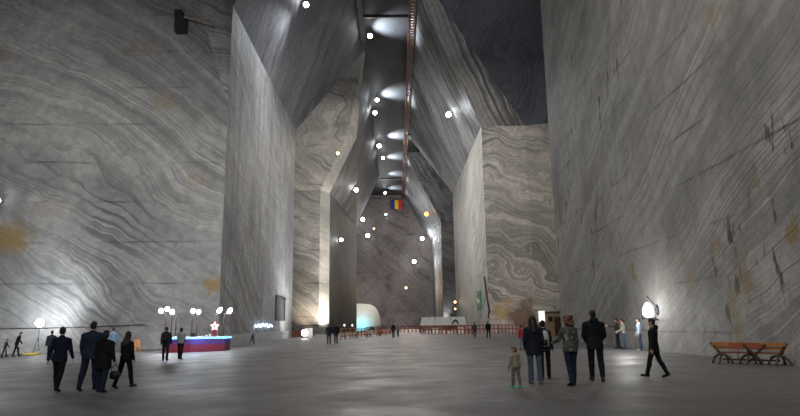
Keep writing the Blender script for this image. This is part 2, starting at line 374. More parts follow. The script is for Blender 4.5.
wall_lamp(453, 112, 'white floodlight alone high on the right slanted streaked wall', WHITE, 6000, 3.0, aim=V((4, 60, 10)))
wall_lamp(338, 152, 'warm yellowish floodlight on the sloping left face above the lit pillar edge', WARM, 5000, 2.0, 'warm')
wall_lamp(353, 188, 'white floodlight on the dark left slope just above the shadowed pillar', WHITE, 1800, 2.3)
wall_lamp(363, 220, 'white floodlight below the slope of the far left pillar, upper of two close together', WHITE, 5000, 2.2)
wall_lamp(368, 236, 'white floodlight on the end wall, lower of two close together', WHITE, 5000, 2.2)
wall_lamp(374, 229, 'small warm lamp between two white floodlights on the end wall', WARM, 4000, 1.2, 'warm')
wall_lamp(386, 215, 'tiny white lamp just below the flag', WHITE, 4000, 1.1)
wall_lamp(422, 239, 'white floodlight on the right half of the end wall, upper one', WHITE, 5000, 2.1)
wall_lamp(414, 262, 'white floodlight low on the end wall, below the dark ledge line', WHITE, 5000, 2.2)
wall_lamp(430, 212, 'large orange lamp on the slope right of the end wall', ORANGE, 5000, 2.7, 'orange')
wall_lamp(406, 288, 'warm lamp lowest on the end wall, above the far fences', ORANGE, 5000, 1.5, 'warm')
wall_lamp(338, 240, 'white floodlight on the dark side of the far left pillar', WHITE, 1000, 1.9)
wall_lamp(458, 302, 'warm lamp low on the pale pillar side, upper of a pair', WARM, 400, 1.5, 'warm')
wall_lamp(455, 309, 'warm lamp low on the pale pillar side, lower of a pair', WARM, 300, 1.2, 'warm')
wall_lamp(1.5, 202, 'white floodlight on the left face at the edge of the photo', WHITE, 2500, 2.6, aim=V((-30, 30, 0)))

# lamps along the left edge of the ceiling, turned up at it
CL = [(370, 36, 2.4, 'white lamp at the ceiling edge nearest to the camera'), (377, 100, 1.9, 'white lamp at the ceiling edge beside the second bright ceiling patch'),
      (375, 113, 2.1, 'white lamp at the ceiling edge just under its close neighbour'), (379, 146, 2.0, 'white lamp at the ceiling edge below the third bright ceiling patch'),
      (383, 158, 1.5, 'small white lamp at the ceiling edge before the far crossbeams'), (385, 193, 1.3, 'tiny white lamp at the far end of the ceiling')]
for px, py, rp, lab in CL:
    z = 53.6*K; r = ray(px, py); p = ORG + r*((z-CZ)/r.z); rr = rp*p.length/F
    th = thing('ceiling_lamp', lab, 'lamp', (p.x, p.y, ZC*K), 0, 'lamps along the ceiling edge')
    bm = B(); bar(bm, (0, 0, 0), (0, 0, p.z-ZC*K), .05); obj('hanger', bm, m_steel, th)
    bm = B(); c = V((0, 0, p.z-ZC*K)); loft(bm, [(c+V((0, rr*.8, 0)), V((rr*.5, 0, 0)), V((0, 0, rr*.5))), (c+V((0, rr*.2, 0)), V((rr, 0, 0)), V((0, 0, rr)))], 12); obj('housing', bm, m_housing, th)
    bm = B(); ell(bm, c-V((0, rr*.1, 0)), (rr*.95,)*3, s=12); obj('lamp_globe', bm, e_white, th, True)
POOL = [(386, 27, 2600), (391, 94, 2600), (396, 136, 3200), (394, 157, 2200), (395, 174, 1800), (394, 188, 1600)]
for px, py, e in POOL:
    r = ray(px, py); p = ORG + r*((ZC*K-CZ)/r.z)
    light('SPOT', V((p.x-2.2, p.y+.5, (ZC-2.9)*K)), e*5, WHITE, None, p+V((.6, 0, 0)), .15, 110, .9, 'ceiling_wash')

# ------------------------------------------------------------------ overhead catwalk, beams, flag
th = thing('catwalk', 'long brown wooden catwalk hung along the right ceiling edge', 'catwalk', (0, 0, 0))
y0, y1 = 62*K, 247*K; xa, xb = 2.75*K, 3.75*K; zc = 54.0*K
bm = B()
yy = y0
while yy < y1: box(bm, ((xa+xb)/2, yy, zc), (xb-xa, .5, .12)); yy += 1.0
obj('deck_boards', bm, m_catwalk, th)
for x in (xa, xb):
    bm = B(); box(bm, (x, (y0+y1)/2, zc-.12), (.16, y1-y0, .34)); obj('stringer', bm, m_catwalk, th)
yy = y0
while yy < y1: bm = B(); bar(bm, (xa+.1, yy, zc), (xa+.1, yy, ZC*K), .05, n=5); yy += 6; obj('hanger', bm, m_steel, th)
th = thing('side_rail', 'dark steel rail along the left ceiling edge near the camera', 'rail', (0, 0, 0))
bm = B(); box(bm, (-5.6*K, 80*K, 54.2*K), (.9, 50*K, .35)); obj('rail', bm, m_steel, th)
for k in range(9): bm = B(); bar(bm, (-5.6*K, (57+k*5.7)*K, 54.2*K), (-5.6*K, (57+k*5.7)*K, ZC*K), .06, n=5); obj('hanger', bm, m_steel, th)
for py, lab, mt in ((17, 'thin dark beam crossing the ceiling near the camera', m_steel), (179, 'brown wooden beam crossing the far ceiling, nearer of two', m_catwalk), (192, 'brown wooden beam crossing the far ceiling, farther of two', m_catwalk)):
    r = ray(397, py); zb_ = ZC*K-.15; p = ORG + r*((zb_-CZ)/r.z); w = .35 if py == 17 else 1.0
    bm = B(); beam(bm, (-5.6*K, p.y, zb_), (3.15*K, p.y, zb_), w, .28); tag(obj('crossbeam', bm, mt), lab, 'beam', 'crossbeams under the ceiling')
r = ray(408, 135); p = ORG + r*((53.5*K-CZ)/r.z)
bm = B(); beam(bm, p, p+V((3.6, -1.5, -.4)), .5, .35); beam(bm, p+V((1.8, -.7, -.2)), p+V((2.2, -.8, 1.4)), .2, .2)
tag(obj('bracket_arm', bm, m_steel), 'dark bracket arm reaching from the catwalk to the right slope', 'bracket')
fy = 231*K
th = thing('flag', 'blue, yellow and red striped flag hung below the far end of the ceiling', 'flag', at(396.5, 200, fy))
a = at(391, 200, fy); b = at(402, 200, fy); c_ = at(396.5, 209, fy); W = (b.x-a.x); Hh = a.z-c_.z
for k, (nm, mt) in enumerate((('blue_stripe', simple('blue_cloth', (.02, .04, .25), .8)), ('yellow_stripe', simple('yellow_cloth', (.75, .5, .03), .8)), ('red_stripe', simple('red_cloth', (.55, .03, .03), .8)))):
    bm = B(); x0 = -W/2 + k*W/3
    pts = [(x0 + W/3*i/4, .12*math.sin((k*4+i)*1.1)) for i in range(5)]
    top = [bm.verts.new((x, y, 0)) for x, y in pts]; bot = [bm.verts.new((x, y*1.6, -Hh)) for x, y in pts]
    for i in range(4): bm.faces.new((top[i], top[i+1], bot[i+1], bot[i]))
    o = obj(nm, bm, mt, th); sm = o.modifiers.new('solid', 'SOLIDIFY'); sm.thickness = .03
bm = B(); bar(bm, (-W/2-.2, 0, .05), (W/2+.2, 0, .05), .08); obj('pole', bm, m_steel, th)
for x in (-W/2, W/2): bm = B(); bar(bm, (x, 0, .05), (x, 0, ZC*K-a.z), .05); obj('cord', bm, m_steel, th)

# lamp bracket high on the left pillar corner
p, n, d = hit(182, 23)
th = thing('wall_bracket', 'dark equipment box with a pole sticking out high on the left face', 'bracket', p)
bm = B(); box(bm, n*.5+V((.1, 0, -.5)), (1.15, .9, 1.7)); box(bm, n*.45+V((-.2, 0, .7)), (.75, .8, .9)); obj('box', bm, m_steel, th)
bm = B(); bar(bm, n*.95+V((.5, 0, .2)), n*1.2+V((3.6, 0, -.85)), .10); obj('pole', bm, m_tan, th)

# ------------------------------------------------------------------ base lights that wash the walls
def flood_base(loc, tgt, e, col, label, rpx=2.2, cone=120, mat=None, h=.9):
    g = V(loc); dist = g.length; r = max(.1, rpx*dist/F)
    th = thing('floor_floodlight', label, 'floodlight', g, 0, 'floodlights standing on the floor')
    bm = B()
    for a in (90, 210, 330): bar(bm, (0, 0, h*.6), (.35*math.cos(rad(a)), .35*math.sin(rad(a)), 0), .025)
    bar(bm, (0, 0, h*.5), (0, 0, h), .03); obj('tripod', bm, m_steel, th)
    c = V((0, 0, h+r*.7)); d = (V(tgt)-g).normalized(); cd = (ORG-g).normalized()
    bm = B(); x, y = frame(cd); loft(bm, [(c-cd*r*.6, x*r*.6, y*r*.6), (c, x*r*1.05, y*r*1.05)], 12); obj('housing', bm, m_housing, th)
    bm = B(); ell(bm, c+cd*r*.2, (r*.98,)*3, s=14); obj('lamp_globe', bm, mat or e_white, th, True)
    light('SPOT', g+V((0, 0, h+r*2.0)), e, col, None, tgt, .3, cone, .8, 'wall_wash')
# left face floodlight
p, n, d = hit(40, 322)
g = at(40, 322, p.y-3.5); gh = g.z; g.z = fz(g.x)
flood_base(g, p+V((0, 0, 2.0)), 1700, WHITE, 'bright white floodlight on a tripod at the foot of the left face', 3.4, 165, h=gh-g.z-.35)
flood_base(G(304.5, 338.5), (-17, 100, 10), 1600, (1, .97, .9), 'bright white floodlight on the floor before the far left pillar', 3.0, 150, h=.5)

# ------------------------------------------------------------------ festive stall with lamp posts
P0 = G(190, 352); SD = P0.y
def sx(px, z=0): return at(px, 345, SD).x
th = thing('stall_counter', 'red festive counter with a glowing blue rim below the white lamps', 'counter', (0, 0, 0))
xl, xr = sx(160), sx(224.5); zt = at(190, 337.5, SD).z; zb = min(fz(xl), fz(xr)) - .03
m_red = simple('red_counter_panel', (.24, .03, .06), .5)
m_purple = simple('purple_counter_band', (.12, .05, .22), .5)
prof = [(xl, SD+.5), (xl+.55, SD-.15), (sx(192), SD-.35), (xr-.02, SD+.1), (xr, SD+1.6), (xl, SD+1.7)]
def prism(bm, pr, z0, z1):
    a = [bm.verts.new((x, y, z0)) for x, y in pr]; b = [bm.verts.new((x, y, z1)) for x, y in pr]; n = len(pr)
    for k in range(n): bm.faces.new((a[k], a[(k+1) % n], b[(k+1) % n], b[k]))
    bm.faces.new(a[::-1]); bm.faces.new(b)
def grow(pr, s):
    cx = sum(x for x, y in pr)/len(pr); cy = sum(y for x, y in pr)/len(pr); return [(cx+(x-cx)*s, cy+(y-cy)*s) for x, y in pr]
hh = zt - zb
bm = B(); prism(bm, prof, zb, zb+hh*.55); obj('front_panel', bm, m_red, th)
bm = B(); prism(bm, prof, zb+hh*.55, zt-.10); obj('upper_band', bm, m_purple, th)
bm = B(); prism(bm, grow(prof, 1.03), zt-.10, zt); obj('light_rim', bm, e_blue, th)
bm = B(); prism(bm, grow(prof, 1.0), zt, zt+.04); obj('worktop', bm, m_white, th)
light('POINT', (sx(200), SD-1.0, zt+.1), 40, (.25, .5, 1), None, None, .3)
# small goods on the counter
for k, px in enumerate((177, 203.5, 207, 211)):
    bm = B(); x = sx(px); h_ = (.16, .13, .22, .12)[k]
    loft(bm, [(V((x, SD+.6, zt+.04)), V((.08, 0, 0)), V((0, .08, 0))), (V((x, SD+.6, zt+.04+h_*.6)), V((.09, 0, 0)), V((0, .09, 0))), (V((x, SD+.6, zt+.04+h_)), V((.045, 0, 0)), V((0, .045, 0)))], 10)
    tag(obj('jar', bm, m_white, None, True), ('white jar on the left end of the festive counter', 'short white jar right of the middle of the festive counter', 'tall white jar on the festive counter left of the star post', 'low white jar on the festive counter next to the star post')[k], 'jar', 'white jars on the festive counter')
bm = B(); box(bm, (sx(189.5), SD+.7, zt+.19), (.34, .25, .30)); box(bm, (sx(189.5), SD+.57, zt+.20), (.26, .03, .22)); tag(obj('speaker_box', bm, m_black), 'small black box on the middle of the festive counter', 'box')
# lamp posts
LP = [(164.3, 161, 311, .25), (170.6, 167.3, 309, .95), (175, 172.3, 312, .35), (191.3, 193, 311, .4), (196.5, 198.6, 312, .95), (215, 219.6, 310.5, 1.0), (223.3, 229.8, 311, .8)]
LAB = ['leftmost lamp post of the stall with a white glowing globe', 'second lamp post from the left at the stall, globe slightly higher', 'third lamp post from the left behind the couple', 'lamp post behind the middle of the counter, left of a close pair',
       'lamp post behind the middle of the counter, right of a close pair', 'lamp post by the star with a big tilted white lamp', 'lamp post at the right end of the counter with a lamp tilted outward']
for (pp, lx, ly, dy), lab in zip(LP, LAB):
    y = SD + 1.9 + dy; p = at(pp, 340, y); g = V((p.x, y, fz(p.x))); q = at(lx, ly, y)
    th = thing('lamp_post', lab, 'lamp post', g, 0, 'lamp posts at the festive stall')
    tl = V((q.x-g.x, 0, q.z-g.z))
    bm = B(); bar(bm, (0, 0, 0), (0, 0, tl.z-.25), .05); bar(bm, (0, 0, 0), (0, 0, .3), .11, .06); obj('post', bm, m_post, th)
    bm = B(); tube(bm, [(0, 0, tl.z-.28), (tl.x*.3, 0, tl.z-.22), (tl.x*.7, 0, tl.z-.16)], .035); obj('arm', bm, m_steel, th)
    big = pp > 210
    rot = Matrix.Rotation(rad(35 if big else 10), 3, 'Y')
    bm = B(); ell(bm, tl, (.17 if big else .18, .16, .29 if big else .21), rot); obj('globe', bm, e_globe, th, True)
    bm = B(); bar(bm, tl-rot@V((0, 0, .33 if big else .25)), tl-rot@V((0, 0, .2)), .09, .12); obj('collar', bm, m_steel, th)
    light('POINT', (q.x, y-.5, q.z+.1), 170, WHITE, None, None, .25, name='globe_light')
# star on a post
y = SD + .25; p = at(213.5, 340, y); c = at(214.8, 326.3, y)
th = thing('star_light', 'glowing pink star on a red box above the counter', 'star light', (p.x, y, zt+.04))
bm = B(); box(bm, (.05, .05, .28), (.26, .2, .56)); obj('pedestal', bm, m_red, th)
cc = V((c.x-p.x, 0, c.z-zt-.04))
def star(bm, R, r, w):
    pts = [cc + V((math.sin(k*math.pi/5)*(R if k % 2 == 0 else r), 0, math.cos(k*math.pi/5)*(R if k % 2 == 0 else r))) for k in range(10)]
    for k in range(10): cap(bm, pts[k], pts[(k+1) % 10], w, w, 6)
bm = B(); star(bm, .27, .12, .030); obj('star_tube', bm, e_star, th)
bm = B(); star(bm, .35, .165, .022); obj('star_border', bm, e_starred, th)
bm = B(); bar(bm, (cc.x, .03, .5), cc + V((0, .03, 0)), .025); obj('stem', bm, m_steel, th)

# ------------------------------------------------------------------ fences, tables, booths
def fence(p1, p2, h, mat, label, name='rail_fence', posts=None, rails=(.95, .5), group='wooden fences', pw=.11, slats=0, cat='fence'):
    p1 = V(p1); p2 = V(p2); d = p2-p1; L_ = d.length; th = thing(name, label, cat, p1, math.atan2(d.y, d.x), group)
    n = posts or max(2, int(L_/2)+1); dz = d.z
    for k in range(n):
        x = L_*k/(n-1); bm = B(); box(bm, (x, 0, h/2+dz*k/(n-1)), (pw, pw, h)); obj('post', bm, mat, th)
    for rz in rails:
        bm = B(); beam(bm, (0, 0, h*rz), (L_, 0, h*rz+dz), .05, .13); obj('rail', bm, mat, th)
    if slats:
        bm = B()
        for k in range(slats):
            x = L_*(k+.5)/slats; box(bm, (x, -.04, h*.46+dz*(k+.5)/slats), (L_/slats*.55, .03, h*.86))
        obj('pickets', bm, mat, th)
    return th
fence(G(226, 347.5), G(253, 343.5), 1.15, m_palewood, 'pale picket fence along the left wall right of the festive stall', 'picket_fence', 5, slats=26, group='pale fences along the left wall')
fence(G(256, 343.2), G(288, 338.8), 1.15, m_palewood, 'pale picket fence along the left wall below the grey doorway', 'picket_fence', 5, slats=26, group='pale fences along the left wall')
fence(G(290, 337.6), G(304, 336.6), 1.15, m_redwood, 'short red fence at the far corner of the left pillar', posts=4, slats=12)
fence(G(300, 335.2), G(336, 334.2), 2.1, m_steel, 'thin dark railing in front of the far left pillar', 'railing', 6, rails=(.98,), pw=.06, group=None, cat='railing')
# long fences of the middle area
fence(G(341, 340), G(358, 337.5), 1.35, m_orangewood, 'orange wooden fence right of the standing couple, left part', posts=5, rails=(.95, .62, .3))
fence(G(358, 337.3), G(368, 336.0), 1.2, m_redwood, 'red wooden fence right of the orange one, below the pale dome', posts=4, rails=(.95, .62, .3))
fence(G(366, 332.8), G(391, 332.4), 1.3, m_redwood, 'red fence far back in front of the dome, left of the lone walker', posts=7, rails=(.95, .55))
fence(G(401, 332.4), G(424, 332.4), 1.3, m_redwood, 'red fence far back between the lone walker and the pale canopy', posts=7, rails=(.95, .55))
fence(G(422, 334.2), G(446, 334.4), 1.4, m_redwood, 'red fence under the left half of the pale canopy', posts=8, rails=(.95, .55))
fence(G(447, 334.4), G(472, 334.6), 1.4, m_redwood, 'red fence under the right half of the pale canopy', posts=8, rails=(.95, .55))
fence(G(473, 334.2), G(498, 334.0), 1.4, m_redwood, 'red fence at the foot of the pale pillar behind the two walkers', posts=8, rails=(.95, .55))
fence(G(499, 334.0), G(524, 334.6), 1.4, m_redwood, 'red fence before the rust stained pillar foot', posts=8, rails=(.95, .55))
fence(G(525, 334.8), G(546, 335.4), 1.4, m_redwood, 'red fence leading to the tan cabin', posts=7, rails=(.95, .55))

def picnic(loc, rz, label, mat, group='picnic tables', s=1.0):
    th = thing('picnic_table', label, 'picnic table', loc, rz, group); th.scale = (s, s, s)
    bm = B()
    for k in range(4): box(bm, (0, -.3+k*.2, .75), (1.9, .18, .05))
    obj('tabletop', bm, mat, th)
    for sgn in (-1, 1):
        bm = B(); box(bm, (0, sgn*.72, .45), (1.9, .26, .05)); obj('bench_seat', bm, mat, th)
    for x in (-.7, .7):
        bm = B(); beam(bm, (x, -.68, 0), (x, .28, .73), .06, .1); beam(bm, (x+.07, .68, 0), (x+.07, -.28, .73), .06, .1); beam(bm, (x, -.8, .4), (x, .8, .4), .05, .1); obj('cross_legs', bm, mat, th)
for i, (px, py, rz, mt, lab) in enumerate([(346, 339.4, 20, m_orangewood, 'orange picnic table beside the standing couple'), (351, 338.2, 20, m_redwood, 'red picnic table behind the orange fence, second from the couple'), (357, 337.2, 20, m_orangewood, 'orange picnic table farther back along the fence'), (363, 336.2, 20, m_redwood, 'red picnic table at the far end of the fence below the dome'),
       (376, 334.2, 0, m_redwood, 'red picnic table far back left of the lone walker'), (428, 333.6, 0, m_redwood, 'red picnic table under the left end of the canopy'), (454, 333.6, 0, m_redwood, 'red picnic table under the middle of the canopy'), (467, 333.8, 0, m_redwood, 'red picnic table under the right end of the canopy'), (412, 333.4, 0, m_orangewood, 'orange picnic table far back right of the lone walker'), (386, 334.6, 0, m_orangewood, 'orange picnic table far back next to the lone walker')]):
    p = G(px, py)
    picnic(p+V(((1.6, 3.0, 3.4, 3.4)[i] if i < 4 else 0, 5.2 if i < 4 else 2.6, 0)), rad(rz), lab, mt)
# two small white lanterns above the tables
for px, py, foot, lab in ((344, 325.2, 339.5, 'white globe lantern on a post left of its twin by the orange fence'), (352, 325.4, 338.5, 'white globe lantern on a post right of its twin by the orange fence')):
    g = G(px, foot); g.y += .5; q = at(px, py, g.y)
    th = thing('lantern_post', lab, 'lantern', g, 0, 'lanterns above the orange fence')
    bm = B(); bar(bm, (0, 0, 0), (0, 0, q.z-g.z-.1), .04); obj('post', bm, m_steel, th)
    bm = B(); ell(bm, (0, 0, q.z-g.z), (.13, .13, .16), s=10); obj('globe', bm, e_panel, th, True)

# pale canopy
ca, cb = G(420, 333.2), G(473, 333.2); cy = ca.y
th = thing('canopy', 'long pale grey canopy over the red tables at the right', 'canopy', ((ca.x+cb.x)/2, cy, 0))
w = cb.x-ca.x; z1 = at(446, 325.2, cy).z; z2 = at(446, 317.2, cy).z
bm = B()
pts = [(-w/2, 0, z1), (w/2, 0, z1), (w/2*.96, .2, z2), (-w/2*.9, .2, z2), (-w/2*.9, 4.0, z2+.1), (w/2*.96, 4.0, z2+.1)]
vs = [bm.verts.new(p) for p in pts]
bm.faces.new((vs[0], vs[1], vs[2], vs[3])); bm.faces.new((vs[3], vs[2], vs[5], vs[4]))
o = obj('cover', bm, m_canvas, th); o.modifiers.new('solid', 'SOLIDIFY').thickness = .08
for x in (-w/2+.1, -w*.17, w*.17, w/2-.1):
    for yy in (.15, 3.9):
        bm = B(); bar(bm, (x, yy, 0), (x, yy, z2-.05), .05); obj('post', bm, m_steel, th)
# dark roll lying on the canopy edge
bm = B(); pts = [at(452+k*.9, 323.5-3.6*math.sin(k/7*math.pi), cy-.12) for k in range(8)]; tube(bm, pts, .13); tag(obj('rope_coil', bm, m_black), 'dark arched hose hanging on the front of the pale canopy', 'hose')
# white cloths / boxes by the fence
for px, py, sz, mt, lab in ((436, 333.8, (1.0, .7, .95), m_white, 'white crate beside the fence under the left half of the canopy'), (448, 334, (1.6, .6, .5), m_white, 'low white chest in the middle below the canopy'), (461.5, 333.8, (.8, .6, 1.1), m_cream, 'cream coloured chest under the right half of the canopy'), (308.5, 337.6, (1.15, .7, 1.5), m_white, 'white cabinet behind the floor floodlight at the far left pillar')):
    p = G(px, py); p.y += .6
    th = thing('chest' if 'chest' in lab else ('crate' if 'crate' in lab else 'cabinet'), lab, 'box', p)
    bm = B(); box(bm, (0, 0, sz[2]*.45), (sz[0], sz[1], sz[2]*.9)); bmesh.ops.bevel(bm, geom=bm.edges[:], offset=.04, segments=2, affect='EDGES'); obj('body', bm, mt, th)
    bm = B(); box(bm, (0, 0, sz[2]*.95), (sz[0]*1.05, sz[1]*1.05, sz[2]*.1)); obj('lid', bm, mt, th)

# inflatable pale dome behind the far left pillar
dc = V((-14.2, 222, 0))*K; dR = at(381, 315, dc.y).x - dc.x; dH = at(366, 303, dc.y).z
t = NT('dome_fabric'); P = t.pos(); xyz = t.n('ShaderNodeSeparateXYZ'); t.l(P, xyz.inputs[0])
t.l(t.mix(t.mr(t.noise(P, 1.2, 3, .6), .3, .7), (.55, .55, .50, 1), (.66, .66, .6, 1)), t.b.inputs['Base Color']); t.b.inputs['Roughness'].default_value = .7
th = thing('dome_tent', 'pale dome tent with cyan glow at its foot behind the dark pillar', 'tent', (dc.x, dc.y, fz(dc.x)))
bm = B(); n = 28; R = []
for k in range(9):
    a = rad(k*11); sq = math.cos(a)**.45
    R.append((V((0, 0, dH*math.sin(a)**.9 if k else 0)), V((dR*sq, 0, 0)), V((0, dR*sq, 0))))
loft(bm, R, n); obj('dome_cover', bm, t.m, th, True)
bm = B(); ell(bm, (dR*.62, -dR*.92, 0), (1.1, 1.0, 1.5)); obj('entrance', bm, m_black, th, True)
light('SPOT', (dc.x+2, dc.y-dR-5, 1.0), 2200, (.12, .75, 1), None, (dc.x+3, dc.y-dR*.7, .6), .6, 120, .9, 'dome_cyan')
light('SPOT', (dc.x+6, dc.y-dR-22, 14), 15000, (1, .93, .78), None, (dc.x+1, dc.y, 7), .6, 50, .8, 'dome_warm')

# tan cabin and lit panel at the right gallery
g = G(554.5, 336); th = thing('cabin', 'small tan wooden cabin at the corner of the right wall', 'cabin', g)
w = at(561.5, 320, g.y).x-at(547.5, 320, g.y).x; h_ = at(553, 312.5, g.y).z
bm = B(); box(bm, (0, .8, h_/2), (w, 1.6, h_)); obj('walls', bm, m_tan, th)
bm = B(); box(bm, (0, .8, h_+.06), (w+.2, 1.9, .14)); obj('roof', bm, m_darkwood, th)
bm = B(); box(bm, (w*.28, -.03, h_*.42), (.75, .06, h_*.8)); obj('door', bm, m_darkwood, th)
q = at(560.5, 317, g.y)
bm = B(); box(bm, (-w*.22, -.06, h_*.72), (.5, .05, .6)); obj('plaque', bm, m_black, th)
g = G(541.5, 336.6); y = g.y+.2; a = at(538.5, 311, y); b = at(545, 321.8, y)
th = thing('lit_panel', 'bright white lit panel on legs left of the tan cabin', 'panel', (g.x, y, 0))
bm = B(); box(bm, ((a.x+b.x)/2-g.x, 0, (a.z+b.z)/2), (b.x-a.x, .12, a.z-b.z)); obj('screen', bm, e_panel, th)
bm = B()
for x in (a.x-g.x+.05, b.x-g.x-.05): bar(bm, (x, .05, 0), (x, .05, a.z), .05)
obj('legs', bm, m_steel, th)

# green signs on the pale pillar side
for (px0, py0, px1, py1, lab, big) in ((477.5, 291.8, 481.5, 295.6, 'small green sign above a larger one on the pale pillar', 0), (477.2, 297.2, 481.8, 308.5, 'large green and white sign on the pale pillar', 1)):
    p0, n, d = hit(px0, py0); p1, _, _ = hit(px1, py1)
    c = (p0+p1)/2; wy = abs(p0.y-p1.y); hz_ = abs(p0.z-p1.z)
    th = thing('green_sign', lab, 'sign', c+n*.08, 0, 'green signs on the pale pillar')
    bm = B(); box(bm, (0, 0, 0), (.12, wy, hz_)); obj('panel', bm, m_green, th)
    if big:
        bm = B(); ell(bm, n*.08+V((0, 0, .25)), (.05, wy*.26, hz_*.17)); box(bm, n*.08+V((0, wy*.3, hz_*.28)), (.03, wy*.2, hz_*.2)); obj('white_mark', bm, m_white, th)
# dark cable down the pale pillar corner
bm = B(); pts = []
for px, py in ((485, 277), (486, 284), (487, 292), (488.5, 302), (489.2, 310), (489, 318)):
    p, n, d = hit(px, py); pts.append(p+n*.12)
tube(bm, pts, .16); tag(obj('cable', bm, m_black), 'thick dark cable running down the pale pillar near its corner', 'cable')

# grey doorway in the left side wall, blue neon squiggle, cable
p0, n, d = hit(275.5, 296); p1, _, _ = hit(283.5, 321)
th = thing('door_1', 'grey doorway high on the left side wall', 'doorway', (p0.x, (p0.y+p1.y)/2, p1.z)); th['kind'] = 'structure'
wy = abs(p1.y-p0.y); hz_ = p0.z-p1.z
bm = B(); box(bm, (.05, 0, hz_/2), (.1, wy, hz_)); obj('door_panel', bm, simple('grey_door', (.045, .045, .05), .6), th)
bm = B()
for yy in (-wy/2, wy/2): box(bm, (.12, yy, hz_/2), (.24, .25, hz_))
box(bm, (.12, 0, hz_), (.24, wy+.25, .25)); obj('door_frame', bm, m_steel, th)
bm = B(); pts = []
for k in range(40):
    s = k/39; p, n, d = hit(253.5+17*s, 325.4+1.3*math.sin(s*26)+.5*math.sin(s*9)); pts.append(p+n*.25)
tube(bm, pts, .085, 5); tag(obj('neon_sign', bm, e_neon), 'glowing pale blue neon squiggle on the left side wall', 'neon sign')
bm = B(); pts = []
for px, py in ((-8, 328.6), (40, 328.2), (90, 326.8), (146, 324.6)):
    p, n, d = hit(px, py); pts.append(p+n*.12)
tube(bm, pts, .03); tag(obj('cable', bm, m_black), 'black cable strung along the left face above the heads of visitors', 'cable')
# low white kerb of salt at the foot of the left face
bm = B(); a = G(252.5, 344.5)
th = thing('a_board', 'dark folding board standing by the left wall below the neon squiggle', 'folding board', a)
bm = B(); beam(bm, (-.3, -.2, 0), (-.05, 0, 1.15), .06, .06); beam(bm, (.3, -.2, 0), (.05, 0, 1.15), .06, .06); beam(bm, (-.22, -.16, .3), (.22, -.16, .3), .05, .05); obj('front_legs', bm, m_steel, th)
bm = B(); beam(bm, (0, .4, 0), (0, .02, 1.15), .06, .06); obj('rear_leg', bm, m_steel, th)
bm = B(); box(bm, (0, -.12, .7), (.22, .04, .5)); obj('board', bm, m_black, th)

# orange chair and yellow sledge by the left face
g = G(137, 352.5); th = thing('chair', 'orange wooden chair at the foot of the left wall behind the long haired woman', 'chair', g, rad(35))
s = 1.05
bm = B(); box(bm, (0, 0, .45*s), (.46, .44, .05)); obj('seat', bm, m_orangewood, th)
bm = B(); [box(bm, (x, .21, .72*s), (.09, .03, .46)) for x in (-.15, 0, .15)]; box(bm, (0, .21, .94*s), (.46, .04, .09)); obj('backrest', bm, m_orangewood, th)
for x in (-.2, .2):
    for yy in (-.19, .21):
        bm = B(); box(bm, (x, yy, (.95 if yy > 0 else .45)*s/2), (.05, .05, (.95 if yy > 0 else .45)*s)); obj('leg', bm, m_orangewood, th)
g = G(30.5, 355.6)
th = thing('sledge', 'low yellow plastic sledge lying at the foot of the left face', 'sledge', g, rad(12))
bm = B(); L = [(-.62, .06, .16), (-.5, .22, .05), (-.1, .28, .03), (.35, .27, .03), (.62, .2, .12)]
loft(bm, [(V((x, 0, z+.07)), V((0, w_, 0)), V((0, 0, .07+.02*i))) for i, (x, w_, z) in enumerate(L)], 10); obj('hull', bm, m_yellow, th, True)
bm = B(); tube(bm, [(-.6, 0, .25), (-.75, .1, .12), (-.95, .15, .03)], .02); obj('cord', bm, m_black, th)

# ------------------------------------------------------------------ bench at the right wall
bl, brr = G(718, 363.5), G(786, 366.0)
d = brr-bl; th = thing('bench', 'long orange and red wooden bench on dark curved legs by the right wall', 'bench', (bl+brr)/2, math.atan2(d.y, d.x))
W = d.length
bm = B(); beam(bm, (-W*.54, -.10, .70), (W*.56, -.10, .70), .05, .11); beam(bm, (-W*.52, -.05, .57), (W*.54, -.05, .57), .05, .10); obj('back_slats', bm, m_orangewood, th)
m_midwood = wood('reddish_wood', (.24, .055, .025, 1), (.42, .12, .045, 1))
bm = B(); box(bm, (-.05, -.145, .64), (W*.5, .03, .2)); obj('back_panel', bm, m_midwood, th)
bm = B()
for k in range(3): box(bm, (0, .12+.15*k, .40), (W*.86, .13, .045))
obj('seat', bm, m_midwood, th)
bm = B(); beam(bm, (-.1, -.17, .70), (W*.2, -.1, .1), .05, .07); beam(bm, (W*.28, -.17, .70), (0, -.1, .1), .05, .07); obj('cross_brace', bm, m_darkwood, th)
for x, sg in ((-W*.42, -1), (0, 0), (W*.42, 1)):
    bm = B()
    beam(bm, (x+sg*.3, -.1, .74), (x+sg*.03, .0, .34), .06, .09)
    arc = [(x + sg*.0 + (.34*math.cos(rad(a))), 0., .34*math.sin(rad(a))) for a in range(0, 181, 20)]
    tube(bm, arc, .045)
    tube(bm, [(x, -.32, 0), (x, -.2, .2), (x, 0, .33), (x, .25, .36), (x, .42, .2), (x, .5, 0)], .04)
    obj('leg_frame', bm, m_darkwood, th)
bm = B(); beam(bm, (-W*.42, .05, .16), (W*.42, .05, .16), .05, .06); obj('stretcher', bm, m_darkwood, th)

